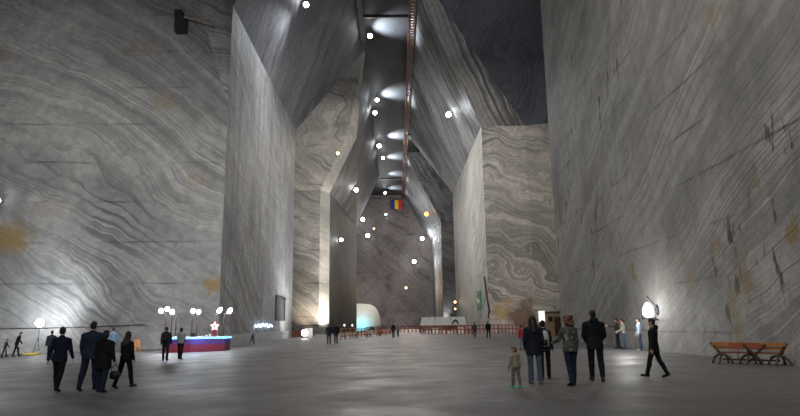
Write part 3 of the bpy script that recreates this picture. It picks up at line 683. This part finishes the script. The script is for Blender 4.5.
# egg shaped wall lamp on the right wall
p, n, d = hit(657.5, 310)
th = thing('wall_lantern', 'glowing white egg shaped lantern on the right wall', 'lantern', p)
bm = B(); bar(bm, (0, 0, .1), n*.5+V((0, 0, .75)), .035); bar(bm, (0, 0, -.5), n*.5+V((0, 0, -.5)), .035); ell(bm, (0, 0, 0), (.1, .25, .3), s=8); obj('bracket', bm, m_steel, th)
rr = 4.5*p.length/F
bm = B(); R = []
for k in range(11):
    a = -90+18*k; zz = math.sin(rad(a)); ww = math.cos(rad(a))*(1-.3*zz)
    R.append((n*.5+V((0, 0, zz*rr*1.55)), V((max(.01, ww)*rr, 0, 0)), V((0, max(.01, ww)*rr, 0))))
loft(bm, R, 16); obj('glass', bm, emis('lantern_glow', (.95, .97, 1, 1), 6), th, True)
bm = B(); bar(bm, n*.5+V((0, -.9, -rr*1.55)), n*.5+V((0, .9, -rr*1.55)), .05); obj('shelf_bar', bm, m_steel, th)
light('POINT', p+n*1.9+V((0, -.2, .1)), 180, (1, .98, .93), None, None, .35, name='lantern_light')

# ------------------------------------------------------------------ people
DG = None
def remeshed(name, bm, vox, mat, parent, smooth_it=4):
    me = bpy.data.meshes.new('tmp'); bmesh.ops.recalc_face_normals(bm, faces=bm.faces[:]); bm.to_mesh(me); bm.free()
    o = bpy.data.objects.new('tmp', me); COL.objects.link(o)
    m = o.modifiers.new('r', 'REMESH'); m.mode = 'VOXEL'; m.voxel_size = vox; m.use_smooth_shade = True
    s = o.modifiers.new('s', 'SMOOTH'); s.factor = .5; s.iterations = smooth_it
    dg = bpy.context.evaluated_depsgraph_get(); dg.update()
    me2 = bpy.data.meshes.new_from_object(o.evaluated_get(dg))
    bpy.data.objects.remove(o); bpy.data.meshes.remove(me)
    me2.name = name; me2.materials.clear(); me2.materials.append(mat)
    for p in me2.polygons: p.use_smooth = True
    o2 = bpy.data.objects.new(name, me2); COL.objects.link(o2); o2.parent = parent
    return o2
CL_ = {}
def cloth(c, rough=.85, spots=None):
    k = (c, spots)
    if k not in CL_:
        if spots:
            t = NT('patterned_cloth'); q = t.n('ShaderNodeTexCoord').outputs['Object']
            w = t.vm('ADD', q, t.vm('SCALE', t.noise(q, 14, 2, .5, col=True), sc_=.06))
            x = t.n('ShaderNodeTexVoronoi'); x.inputs['Scale'].default_value = 9; t.l(w, x.inputs['Vector'])
            f = t.mr(x.outputs['Distance'], .30, .42, 1, 0)
            c1 = t.mix(t.mr(t.noise(q, 9, 3, .6), .42, .58), c + (1,), tuple(a*2.2 for a in c) + (1,))
            t.l(t.mix(t.math('MULTIPLY', f, t.mr(t.noise(q, 5, 1, .5), .45, .55)), c1, spots + (1,)), t.b.inputs['Base Color']); t.b.inputs['Roughness'].default_value = .85
            CL_[k] = t.m
        else:
            CL_[k] = simple('cloth', c, rough, var=.25, scale=9, spec=.2)
    return CL_[k]
m_skin = simple('skin', (.52, .31, .22), .55, var=.08)
m_eye = simple('eye_white', (.7, .7, .68), .3, var=.02); m_iris = simple('iris', (.03, .02, .015), .3)
HAIRC = {}
def hair_mat(c):
    if c not in HAIRC: HAIRC[c] = simple('hair', c, .5, var=.35, scale=30)
    return HAIRC[c]
GREYS = {}
def person(px, foot, head, label, yaw=0, legs=((12, 4), (-14, 10)), arms=((-8, 9, 12), (12, 9, 15)), lean=2, hd=(0, 0), w=1.0, jacket=(.012, .014, .02), pants=(.012, .013, .018), shoe=(.012, .012, .012),
           hair='short', hairc=(.012, .009, .007), hem=.80, child=False, near=True, spots=None, female=False, H=None, extra=None, loc=None, hood=False):
    g = loc or G(px, foot)
    if H is None: H = at(px, head, g.y).z - fz(g.x)
    s = H/1.75
    hs = 1.28 if child else 1.0            # head size factor
    root = thing('person', label, 'person', (g.x, g.y, fz(g.x)), rad(yaw), 'visitors in the salt hall')
    sw = (.172 if female else .192)*w; hw = (.098 if female else .09)*w
    lr = rad(lean)
    pel = V((0, 0, .93))
    def T(x, y, z):  # torso point, leaned forward about the pelvis
        d = V((x, y, z)) - pel
        if d.z < 0: return V((x, y, z))
        return pel + V((d.x, d.y*math.cos(lr)+d.z*math.sin(lr), d.z*math.cos(lr)-d.y*math.sin(lr)))
    ax, ay = V((1, 0, 0)), V((0, math.cos(lr), -math.sin(lr)))
    zn = 1.47 if not child else 1.40
    J = {}
    # legs
    low = 9
    for sg, (a, k) in ((-1, legs[0]), (1, legs[1])):
        hip = V((sg*hw, 0, .90)); kn = hip + V((sg*.01, math.sin(rad(a)), -math.cos(rad(a))))*.42
        an = kn + V((0, math.sin(rad(a-k)), -math.cos(rad(a-k))))*.40
        q = rad(min(0, (a-k)*.75)) if a-k < -6 else rad(max(0, (a-k)*.4))
        td = V((sg*.15, math.cos(q), math.sin(q))).normalized()
        dn = V((0, math.sin(q), -math.cos(q)))
        heel = an + dn*.055 - td*.04; toe = an + dn*.065 + td*.155
        J[sg] = (hip, kn, an, heel, toe); low = min(low, heel.z-.035, toe.z-.03)
    dz = V((0, 0, -low))
    top = 1.75 + 0
    # scale so that the standing figure keeps its height
    vox = (.0085 if near else .016)
    S = lambda p: (p+dz)*s
    r_ = lambda x: x*s
    arm_pts = {}
    for sg, A in ((-1, arms[0]), (1, arms[1])):
        p_, ab, el = A[:3]; inn = A[3] if len(A) > 3 else 0
        sh = T(sg*sw, 0, zn-.10)
        d1 = V((sg*math.sin(rad(ab)), math.sin(rad(p_))*math.cos(rad(ab)), -math.cos(rad(p_))*math.cos(rad(ab))))
        elb = sh + d1*.285
        p2 = p_+el
        d2 = V((sg*math.sin(rad(ab-inn-4)), math.sin(rad(p2))*math.cos(rad(ab-inn-4)), -math.cos(rad(p2))*math.cos(rad(ab-inn-4)))).normalized()
        wr = elb + d2*.255
        arm_pts[sg] = (sh, elb, wr, d2)
    # head
    hc = T(0, .02, zn+.155*(1.05 if child else 1)); hyaw, hpit = hd
    HR = Matrix.Rotation(rad(hyaw), 3, 'Z') @ Matrix.Rotation(rad(-hpit)-lr*.3, 3, 'X')
    def hp(x, y, z): return S(hc + HR @ (V((x, y, z))*hs))
    # ---------------- body, one continuous mesh
    bm = B()
    def tl(rings, grow=0., f=1.):
        loft(bm, [(S(T(0, cy, z)), ax*r_((rx*w+grow)*f), ay*r_(ry*w+grow)) for z, rx, ry, cy in rings], 18)
    hipx = 1.06 if female else 1.0; shx = .92 if female else 1.0
    TOR = [(.84, .13*hipx, .095, 0), (.93, .165*hipx, .112, -.005), (1.04, .142, .10, 0), (1.14, .138, .098, .005), (1.27, .158*shx, .112, .005), (1.36, .168*shx, .105, 0), (zn-.05, .12*shx, .075, -.005), (zn, .055, .055, 0)]
    tl(TOR)
    cap(bm, S(T(0, -.005, zn-.03)), S(hc + HR @ V((0, -.015, -.05))), r_(.06*w**.5), r_(.054), 12)
    for sg in (-1, 1):
        hip, kn, an, heel, toe = [S(p) for p in J[sg]]
        cap(bm, hip, kn, r_(.088*w), r_(.055*w)); cap(bm, kn, kn.lerp(an, .35)+V((0, -.012*s, 0)), r_(.052*w), r_(.056*w)); cap(bm, kn.lerp(an, .35)+V((0, -.012*s, 0)), an, r_(.055*w), r_(.036))
        cap(bm, heel, toe, r_(.033), r_(.028)); cap(bm, an, heel, r_(.036), r_(.034)); cap(bm, an, toe.lerp(heel, .35), r_(.034), r_(.03))
        sh, elb, wr, d2 = arm_pts[sg]
        cap(bm, S(T(sg*sw*.55, 0, zn-.06)), S(sh), r_(.055*w), r_(.056*w)); cap(bm, S(sh), S(elb), r_(.052*w), r_(.041*w)); cap(bm, S(elb), S(wr), r_(.041*w), r_(.027))
        # hand: palm, four unequal bent fingers and a thumb off the side of the palm
        x = V((1, 0, 0)); nrm = (-sg*x - d2*(-sg*x).dot(d2))
        nrm = nrm.normalized() if nrm.length > .1 else V((0, 0, 1))
        wd = d2.cross(nrm)
        if wd.y < 0 and abs(d2.z) > .3: wd = -wd
        hk = 1.1 if child else 1.0
        for t_ in (-1, -.33, .33, 1): cap(bm, S(wr + wd*.012*t_), S(wr + d2*.082*hk + wd*.027*t_*hk), r_(.014), r_(.0125), 8)
        for t_, ln in ((1.05, .072), (.36, .082), (-.33, .076), (-1, .058)):
            b0 = wr + d2*.085*hk + wd*.028*t_*hk; b1 = b0 + (d2*.9+nrm*.35).normalized()*ln*.5*hk; b2 = b1 + (d2*.6+nrm*.8).normalized()*ln*.5*hk
            cap(bm, S(b0), S(b1), r_(.0105), r_(.0095), 8); cap(bm, S(b1), S(b2), r_(.0095), r_(.0085), 8)
        t0 = wr + d2*.025 + wd*.026; t1 = t0 + (d2*.6+wd*.7+nrm*.25).normalized()*.042*hk; t2 = t1 + (d2*.85+wd*.25+nrm*.35).normalized()*.032*hk
        cap(bm, S(t0), S(t1), r_(.0135), r_(.0115), 8); cap(bm, S(t1), S(t2), r_(.0115), r_(.0095), 8)
    # head: skull, jaw, nose, brow, lips, ears
    k = hs*s
    ell(bm, hp(0, -.012, .02), (.076*k, .096*k, .098*k), HR); ell(bm, hp(0, .022, -.045), (.056*k, .066*k, .062*k), HR); ell(bm, hp(0, .05, -.088), (.03*k, .028*k, .022*k), HR)
    cap(bm, hp(0, .078, .012), hp(0, .101, -.03), .010*k, .015*k, 8); ell(bm, hp(0, .074, .024), (.055*k, .014*k, .012*k), HR)
    ell(bm, hp(0, .082, -.058), (.024*k, .011*k, .008*k), HR); ell(bm, hp(0, .080, -.070), (.021*k, .011*k, .008*k), HR)
    for sg in (-1, 1): ell(bm, hp(sg*.079, -.005, -.01), (.012*k, .022*k, .034*k), HR); ell(bm, hp(sg*.042, .058, -.025), (.024*k, .02*k, .02*k), HR)
    remeshed('body', bm, r_(vox), m_skin, root, 3)
    if near:
        for sg in (-1, 1):
            bm = B(); ell(bm, hp(sg*.031, .074, .004), (.0135*k, .0115*k, .0105*k), HR); e_ = obj('eye', bm, m_eye, root, True)
            bm = B(); ell(bm, hp(sg*.031, .0835, .004), (.006*k, .004*k, .006*k), HR); obj('iris', bm, m_iris, e_, True)
    cv = .012 if near else .018
    # ---------------- trousers
    bm = B()
    loft(bm, [(S(V((0, cy, z))), ax*r_(rx*w), V((0, 1, 0))*r_(ry*w)) for z, rx, ry, cy in [(.80, .12, .10, 0), (.86, .172*hipx, .118, -.004), (.94, .182*hipx, .125, -.006), (1.03, .162, .115, 0)]], 18)
    flare = 1.25 if female and pants[2] > .03 else 1.0
    for sg in (-1, 1):
        hip, kn, an, heel, toe = [S(p) for p in J[sg]]
        cap(bm, hip, kn, r_(.102*w), r_(.07*w)); mid = kn.lerp(an, .35)+V((0, -.012*s, 0)); cap(bm, kn, mid, r_(.07*w), r_(.073*w)); cap(bm, mid, an.lerp(kn, -.03), r_(.073*w), r_(.06*flare))
    remeshed('trousers', bm, r_(cv), cloth(pants), root, 3)
    for sg in (-1, 1):
        hip, kn, an, heel, toe = [S(p) for p in J[sg]]
        bm = B(); cap(bm, heel, toe, r_(.044), r_(.038)); cap(bm, heel, toe.lerp(heel, .5), r_(.045), r_(.045)); cap(bm, an, heel, r_(.046), r_(.044))
        td = (toe-heel).normalized(); dn = V((0, td.z, -td.y)) if abs(td.y) > .1 else V((0, 0, -1))
        beam(bm, heel-td*.03*s+dn*.028*s, toe+td*.03*s+dn*.026*s, r_(.075), r_(.02))
        remeshed('shoe', bm, r_(.010 if near else .016), cloth(shoe, .6), root, 2)
    # ---------------- jacket
    bm = B(); g_ = .022
    JT = [(max(.8, hem), .17*hipx, .125, -.004)] if hem >= .8 else [(hem, .185*hipx, .15, 0), (.82, .182*hipx, .14, -.002)]
    JR = []
    for z, rx, ry, cy in JT + [(.93, .178*hipx, .128, -.004), (1.05, .160, .118, 0), (1.15, .160, .118, .0), (1.28, .176*shx, .132, .0), (1.37, .182*shx, .122, -.004), (zn-.055, .132*shx, .092, -.01), (zn+.012, .072, .074, -.004)]:
        c = T(0, cy, z) if z >= .93 else V((0, cy, z)); JR.append((S(c), ax*r_(rx*w+.008), (ay if z >= .93 else V((0, 1, 0)))*r_(ry*w+.008)))
    loft(bm, JR, 20)
    for sg in (-1, 1):
        sh, elb, wr, d2 = arm_pts[sg]
        cap(bm, S(T(sg*sw*.45, -.004, zn-.065)), S(sh), r_(.066*w), r_(.066*w)); cap(bm, S(sh), S(elb), r_(.066*w), r_(.057*w)); cap(bm, S(elb), S(wr - d2*.012), r_(.059*w), r_(.044))
    if hood: ell(bm, S(T(0, -.10, zn+.005)), (.115*s, .075*s, .085*s))
    else: loft(bm, [(S(T(0, -.006, zn-.02)), ax*r_(.08), ay*r_(.08)), (S(T(0, .0, zn+.045)), ax*r_(.066), ay*r_(.068))], 14)
    remeshed('jacket', bm, r_(cv), cloth(jacket, .85, spots), root, 3)
    # ---------------- hair
    bm = B()
    if hair != 'none':
        ell(bm, hp(0, -.020, .032), (.084*k, .100*k, .100*k), HR); ell(bm, hp(0, -.05, -.02), (.078*k, .062*k, .07*k), HR)
        ell(bm, hp(0, .045, .075), (.062*k, .045*k, .04*k), HR)
    if hair == 'long':
        ell(bm, hp(0, -.05, -.06), (.098*k, .072*k, .13*k), HR); cap(bm, hp(0, -.075, -.09), S(T(0, -.135, zn-.16)), .092*k, .075*s); cap(bm, hp(-.075, -.01, .0), S(T(-.085, -.08, zn-.10)), .04*k, .05*s); cap(bm, hp(.075, -.01, .0), S(T(.085, -.08, zn-.10)), .04*k, .05*s)
    if hair == 'curly':
        rr = random.Random(5)
        for i in range(46):
            a = rr.uniform(0, 6.28); z = rr.uniform(-.15, .10); R_ = .10 if z > -.05 else .115
            c = V((math.cos(a)*R_, -.035 + math.sin(a)*R_*.95, z))
            if c.y > .04 and z < .05: continue
            ell(bm, hp(*c), ((.042*k),)*3, s=8)
        ell(bm, hp(0, -.05, -.06), (.105*k, .08*k, .11*k), HR)
    if hair == 'bob':
        ell(bm, hp(0, -.035, -.035), (.100*k, .085*k, .105*k), HR)
    if hair == 'bun':
        ell(bm, hp(0, -.10, .075), (.045*k,)*3)
    if hair == 'tail':
        cap(bm, hp(0, -.10, .04), hp(0, -.15, -.12), .035*k, .022*k)
    if hair != 'none': remeshed('hair', bm, r_(.011 if near else .017), hair_mat(hairc), root, 3)
    info = dict(root=root, s=s, S=S, T=T, arms=arm_pts, g=V((g.x, g.y, fz(g.x))), yaw=rad(yaw), zn=zn)
    return info
def to_world(info, p):
    return info['g'] + Matrix.Rotation(info['yaw'], 3, 'Z') @ p
def backpack(info, label, mat, acc=None, sc_=1.0):
    c = info['S'](info['T'](0, -.215, 1.18)); th = thing('backpack', label, 'backpack', to_world(info, c), info['yaw'])
    s = info['s']*sc_
    bm = B(); loft(bm, [(V((0, .0, -.24*s)), V((.13*s, 0, 0)), V((0, .06*s, 0))), (V((0, -.01, -.20*s)), V((.16*s, 0, 0)), V((0, .085*s, 0))), (V((0, 0, .1*s)), V((.155*s, 0, 0)), V((0, .08*s, 0))), (V((0, .02*s, .22*s)), V((.11*s, 0, 0)), V((0, .06*s, 0))), (V((0, .03*s, .25*s)), V((.05*s, 0, 0)), V((0, .03*s, 0)))], 16); obj('bag', bm, mat, th, True)
    bm = B(); loft(bm, [(V((0, -.075*s, -.2*s)), V((.11*s, 0, 0)), V((0, .045*s, 0))), (V((0, -.08*s, -.02*s)), V((.11*s, 0, 0)), V((0, .04*s, 0)))], 14); obj('pocket', bm, acc or mat, th, True)
    for sg in (-1, 1):
        bm = B(); tube(bm, [(sg*.1*s, .05*s, .2*s), (sg*.115*s, .15*s, .29*s), (sg*.12*s, .3*s, .22*s), (sg*.125*s, .36*s, .05*s), (sg*.13*s, .2*s, -.12*s), (sg*.11*s, .05*s, -.18*s)], .018*s); obj('strap', bm, acc or mat, th, True)
def held(info, sg, name, label, cat, size, mat, off=(0, 0, 0)):
    sh, el_, wr, d2 = info['arms'][sg]; p = to_world(info, info['S'](wr + d2*.12))
    bm = B(); box(bm, (0, 0, 0), size); bmesh.ops.bevel(bm, geom=bm.edges[:], offset=min(size)*.25, segments=2, affect='EDGES')
    o = obj(name, bm, mat); o.location = p + V(off); o.rotation_euler = (0, 0, info['yaw']); tag(o, label, cat); return o

NAVY = (.012, .016, .034); BLACK = (.010, .010, .013); JEAN = (.035, .055, .10); DJEAN = (.014, .02, .042)
# front left group
person(57, 391, 327, 'person in dark navy jacket walking away, leftmost of the front left group', 8, ((14, 4), (-15, 12)), ((-14, 10, 10), (10, 9, 22)), 2, (0, 0), 1.05, NAVY, BLACK, hem=.78)
person(88, 390.5, 322, 'tall broad person in dark blue jacket, biggest of the front left group', -4, ((-12, 8), (10, 4)), ((8, 12, 18), (-8, 12, 12)), 2, (5, 0), 1.22, (.018, .028, .055), DJEAN, hem=.78)
i3 = person(101, 392.5, 331, 'person in long black coat and blue jeans overlapping the tall broad walker', -8, ((6, 3), (-8, 5)), ((6, 14, 40, 20), (-4, 12, 20)), 3, (-8, 4), 1.22, BLACK, DJEAN, hair='bob', hem=.64, female=True, hood=True)
person(124, 388, 331.5, 'person with long dark hair in black, rightmost of the front left group', -18, ((-16, 10), (16, 4)), ((10, 8, 65, 25), (-4, 10, 30, 10)), 2, (4, 0), 1.05, BLACK, BLACK, hair='long', hem=.86, female=True, shoe=(.03, .03, .032))
sh, el_, wr, d2 = i3['arms'][1]
p = to_world(i3, i3['S'](wr + d2*.1))
th = thing('handbag', 'black handbag carried by the person in the long black coat', 'handbag', p-V((0, 0, .28)))
bm = B(); box(bm, (0, 0, 0), (.26, .11, .22)); bmesh.ops.bevel(bm, geom=bm.edges[:], offset=.035, segments=3, affect='EDGES'); obj('bag', bm, m_black, th, True)
bm = B(); tube(bm, [(-.1, 0, .1), (-.08, 0, .22), (0, 0, .29), (.08, 0, .22), (.1, 0, .1)], .012); obj('handle', bm, m_black, th, True)
# behind them
person(49.5, 360.5, 331, 'person in dark clothes partly hidden behind the leftmost front walker', 25, ((8, 4), (-8, 6)), w=1.05, jacket=(.02, .025, .04), near=False)
person(111.5, 358, 327.5, 'person in light blue jacket half hidden behind the long black coat', 5, jacket=(.16, .27, .42), pants=DJEAN, near=False, hairc=(.02, .014, .01))
person(15.5, 357, 332, 'person in black leaning forward by the left face, beside the bright floodlight', -60, ((16, 8), (-10, 4)), ((15, 8, 20), (-5, 8, 10)), 14, (0, 15), 1.0, BLACK, BLACK, near=False)
ib = person(4, 357.5, 335.5, 'small person in dark clothes at the left edge of the photo', -70, ((14, 6), (-12, 5)), ((20, 8, 20), (-5, 8, 10)), 10, (0, 10), .95, (.03, .03, .034), BLACK, near=False, H=1.45)
# couple by the stall
ic = person(165, 360.5, 327, 'person with dark backpack standing left in the couple by the festive stall', 5, ((2, 1), (-3, 3)), ((2, 8, 10), (0, 8, 10)), 1, (0, 0), 1.08, (.03, .035, .042), (.025, .03, .045), near=False)
backpack(ic, 'dark backpack on the left person of the couple by the festive stall', simple('dark_backpack', (.018, .02, .026), .8))
person(180, 359.5, 328, 'person in light grey jacket standing right in the couple by the festive stall', -6, ((5, 2), (-6, 8)), ((4, 8, 12), (6, 8, 40, 10)), 1, (-12, 0), 1.0, (.36, .40, .43), BLACK, hair='bob', female=True, near=False, hem=.86)
# middle
person(329, 344, 323.8, 'person in dark jacket standing left in the couple in the middle of the hall', 10, ((4, 1), (-4, 2)), ((-4, 14, 8), (0, 10, 30, 20)), 1, (0, 0), 1.1, NAVY, BLACK, near=False)
person(336, 343.8, 323, 'person in dark jacket standing right in the couple in the middle of the hall', -5, ((3, 1), (-3, 2)), ((0, 8, 10), (-2, 8, 10)), 1, (0, 0), 1.05, BLACK, DJEAN, near=False)
person(393.5, 338, 320, 'person in dark blue walking alone far off in the centre of the hall', 0, ((10, 3), (-10, 8)), jacket=(.02, .03, .06), pants=DJEAN, near=False, H=1.8)
person(398, 337, 322.5, 'small person in pale jacket beside the lone far walker', 0, ((6, 3), (-6, 5)), jacket=(.22, .20, .19), pants=JEAN, near=False, H=1.5)
person(475, 337.6, 320, 'person in grey jacket walking before the red fence, left of the green sign pair', -10, ((8, 3), (-8, 6)), jacket=(.09, .085, .09), pants=(.05, .05, .06), near=False, H=1.72)
person(488.5, 337.8, 319.2, 'person in black walking before the red fence, below the pale pillar corner', 5, ((9, 3), (-9, 7)), jacket=BLACK, pants=BLACK, near=False, H=1.78, w=1.12)
# right group
person(516.5, 388, 346, 'small child in beige jacket with green shoes walking at the front of the right group', 35, ((9, 4), (-8, 5)), ((6, 10, 15), (-6, 10, 15)), 2, (15, 8), 1.12, (.30, .25, .20), (.17, .16, .155), (.03, .62, .16), hairc=(.16, .075, .04), child=True, hem=.84)
person(536, 384, 316, 'long haired person in navy jacket and pale jeans next to the small child', -3, ((4, 2), (-5, 3)), ((2, 9, 30, 10), (2, 9, 30, 10)), 1, (0, 0), 1.08, (.013, .016, .028), (.075, .105, .14), hair='long', hem=.72, female=True, shoe=(.16, .16, .16))
ip = person(546, 379, 321, 'person with white and black backpack half hidden behind the long haired person', -12, ((-7, 5), (8, 3)), ((4, 10, 20), (2, 10, 25)), 2, (-20, 0), 1.0, (.02, .02, .024), BLACK, hair='bun', female=True)
backpack(ip, 'white backpack with black straps on the half hidden person', simple('white_backpack', (.40, .41, .42), .8, var=.1), m_black)
person(522.5, 350, 328, 'person in red jacket and light jeans far behind the child', 12, ((7, 3), (-7, 5)), jacket=(.24, .03, .045), pants=(.16, .19, .25), near=False, hairc=(.02, .012, .01), H=1.4)
person(572.5, 385.5, 316, 'person with reddish curly hair in patterned brown jacket and dark jeans', 18, ((-9, 6), (8, 2)), ((26, 12, 50, 10), (4, 10, 10)), 2, (22, 4), 1.08, (.05, .048, .038), DJEAN, hair='curly', hairc=(.13, .055, .03), hem=.82, female=True, spots=(.30, .30, .27))
i21 = person(597.5, 381, 310.5, 'tall person in black jacket and black trousers seen from behind in the right group', -6, ((7, 3), (-8, 6)), ((4, 9, 42, 28), (4, 9, 42, 28)), 1, (0, 0), 1.12, BLACK, BLACK, hem=.76, hood=True, shoe=(.035, .035, .035))
person(656.5, 377.5, 318.5, 'person in black striding left alone by the right wall below the egg lantern', 56, ((18, 3), (-15, 12)), ((-6, 6, 15), (6, 6, 15)), -1, (0, 0), 1.05, BLACK, BLACK, hood=True, hem=.74)
# under the lantern
ik = person(618.5, 348.5, 319.8, 'person in dark top with raised arms taking a picture by the right wall', 62, ((3, 1), (-4, 3)), ((62, 16, 40), (70, 10, 30)), 0, (0, 5), 1.0, (.05, .042, .036), DJEAN, near=False, hem=.86, H=1.72)
held(ik, 1, 'phone', 'dark phone held up by the person with raised arms', 'phone', (.08, .02, .15), m_black, (0, 0, .03))
person(624.5, 349, 319.5, 'person in pale top and blue jeans standing behind the picture taker', 75, ((3, 1), (-3, 2)), ((20, 8, 50, 10), (16, 8, 40, 10)), 1, (0, 5), 1.0, (.36, .35, .31), (.07, .11, .17), hair='tail', female=True, near=False, hem=.90, H=1.68)
person(641, 350.8, 317.5, 'person in blue and white tracksuit standing right below the egg lantern', 80, ((3, 1), (-3, 2)), ((4, 8, 15), (0, 8, 30, 10)), 1, (0, 0), 1.0, (.30, .36, .50), (.06, .085, .16), near=False, hem=.84, H=1.72, shoe=(.3, .3, .3))

# ------------------------------------------------------------------ pillar washes and added fill light
def spot(px, py, y, tgt, e, col, cone=100, blend=.8, size=.5): light('SPOT', at(px, py, y), e, col, None, tgt, size, cone, blend, 'unseen_fill')
# upright washes at pillar feet: far left edge, far right edge
light('SPOT', V((-15.2, 144.8, .6))*K, 14000, (1, .93, .80), None, V((-17.6, 148.4, 9))*K, .3, 110, .9, 'pillar_wash')
light('SPOT', V((-9, 139, 1.5))*K, 26000, (1, .95, .85), None, V((-17.7, 148.5, 22))*K, .3, 42, .9, 'pillar_wash')
light('SPOT', V((-22, 143, .6))*K, 1500, (1, .80, .55), None, V((-21, 147, 8))*K, .3, 110, .9, 'pillar_wash')
light('SPOT', V((15.6, 194.6, .6))*K, 4200, (.95, .97, 1), None, V((15.6, 196.1, 22))*K, .3, 60, .9, 'pillar_wash')
light('SPOT', V((19, 93, .6))*K, 700, (1, .88, .72), None, V((19, 99, 9))*K, .4, 120, .9, 'pillar_wash')
light('SPOT', V((-9, 92, 1.0))*K, 6500, (.95, .97, 1), None, V((-17.2, 94, 14))*K, .5, 130, .9, 'pillar_wash')

# unseen spots without fixtures, added to brighten single wall faces and the floor
def fill_spot(p, tgt, e, cone, col=(1, .975, .94)): light('SPOT', p, e, col, None, V(tgt), 1.5, cone, .9, 'unseen_fill')
fill_spot((-3, -14, 18), (-6, 60, 12), 8000, 120)
fill_spot((-13, 22, 22), (-34, 59, 7), 28000, 95)
fill_spot((-2, 14, 30), (13, 34, 8), 11500, 120, (1, .95, .87))
fill_spot((0, 60, 42), (18, 99, 16), 46000, 75, (1, .95, .88))
fill_spot((-9, 115, 30), (14, 120, 30), 17000, 130)
fill_spot((0, 112, 40), (-22, 149, 34), 24000, 85, (1, .96, .92))
fill_spot((0, 186, 38), (0, 248, 22), 42000, 80, (1, .95, .95))
fill_spot((3, 76, 32), (-17, 82, 18), 8000, 130)
fill_spot((-3, 205, 36), (12, 215, 42), 4000, 120)
fill_spot((0, 36, 45), (0, 38, 0), 2500, 120)
fill_spot((0, 52, 44), (9, 95, 47), 12000, 60)
fill_spot((0, 92, 46), (0, 96, 0), 12000, 120)
fill_spot((-3, 152, 40), (16, 184, 44), 14000, 85)

w_ = bpy.data.worlds.new('hall_air'); sc.world = w_; w_.use_nodes = True
w_.node_tree.nodes['Background'].inputs[0].default_value = (.9, .93, 1, 1); w_.node_tree.nodes['Background'].inputs[1].default_value = .12

sc.view_settings.view_transform = 'Standard'; sc.view_settings.look = 'None'; sc.view_settings.gamma = 1; sc.view_settings.exposure = .28
sc.view_settings.use_curve_mapping = False
sc.cycles.max_bounces = 6; sc.cycles.diffuse_bounces = 4; sc.cycles.glossy_bounces = 3; sc.cycles.sample_clamp_indirect = 4
sc.cycles.use_denoising = True
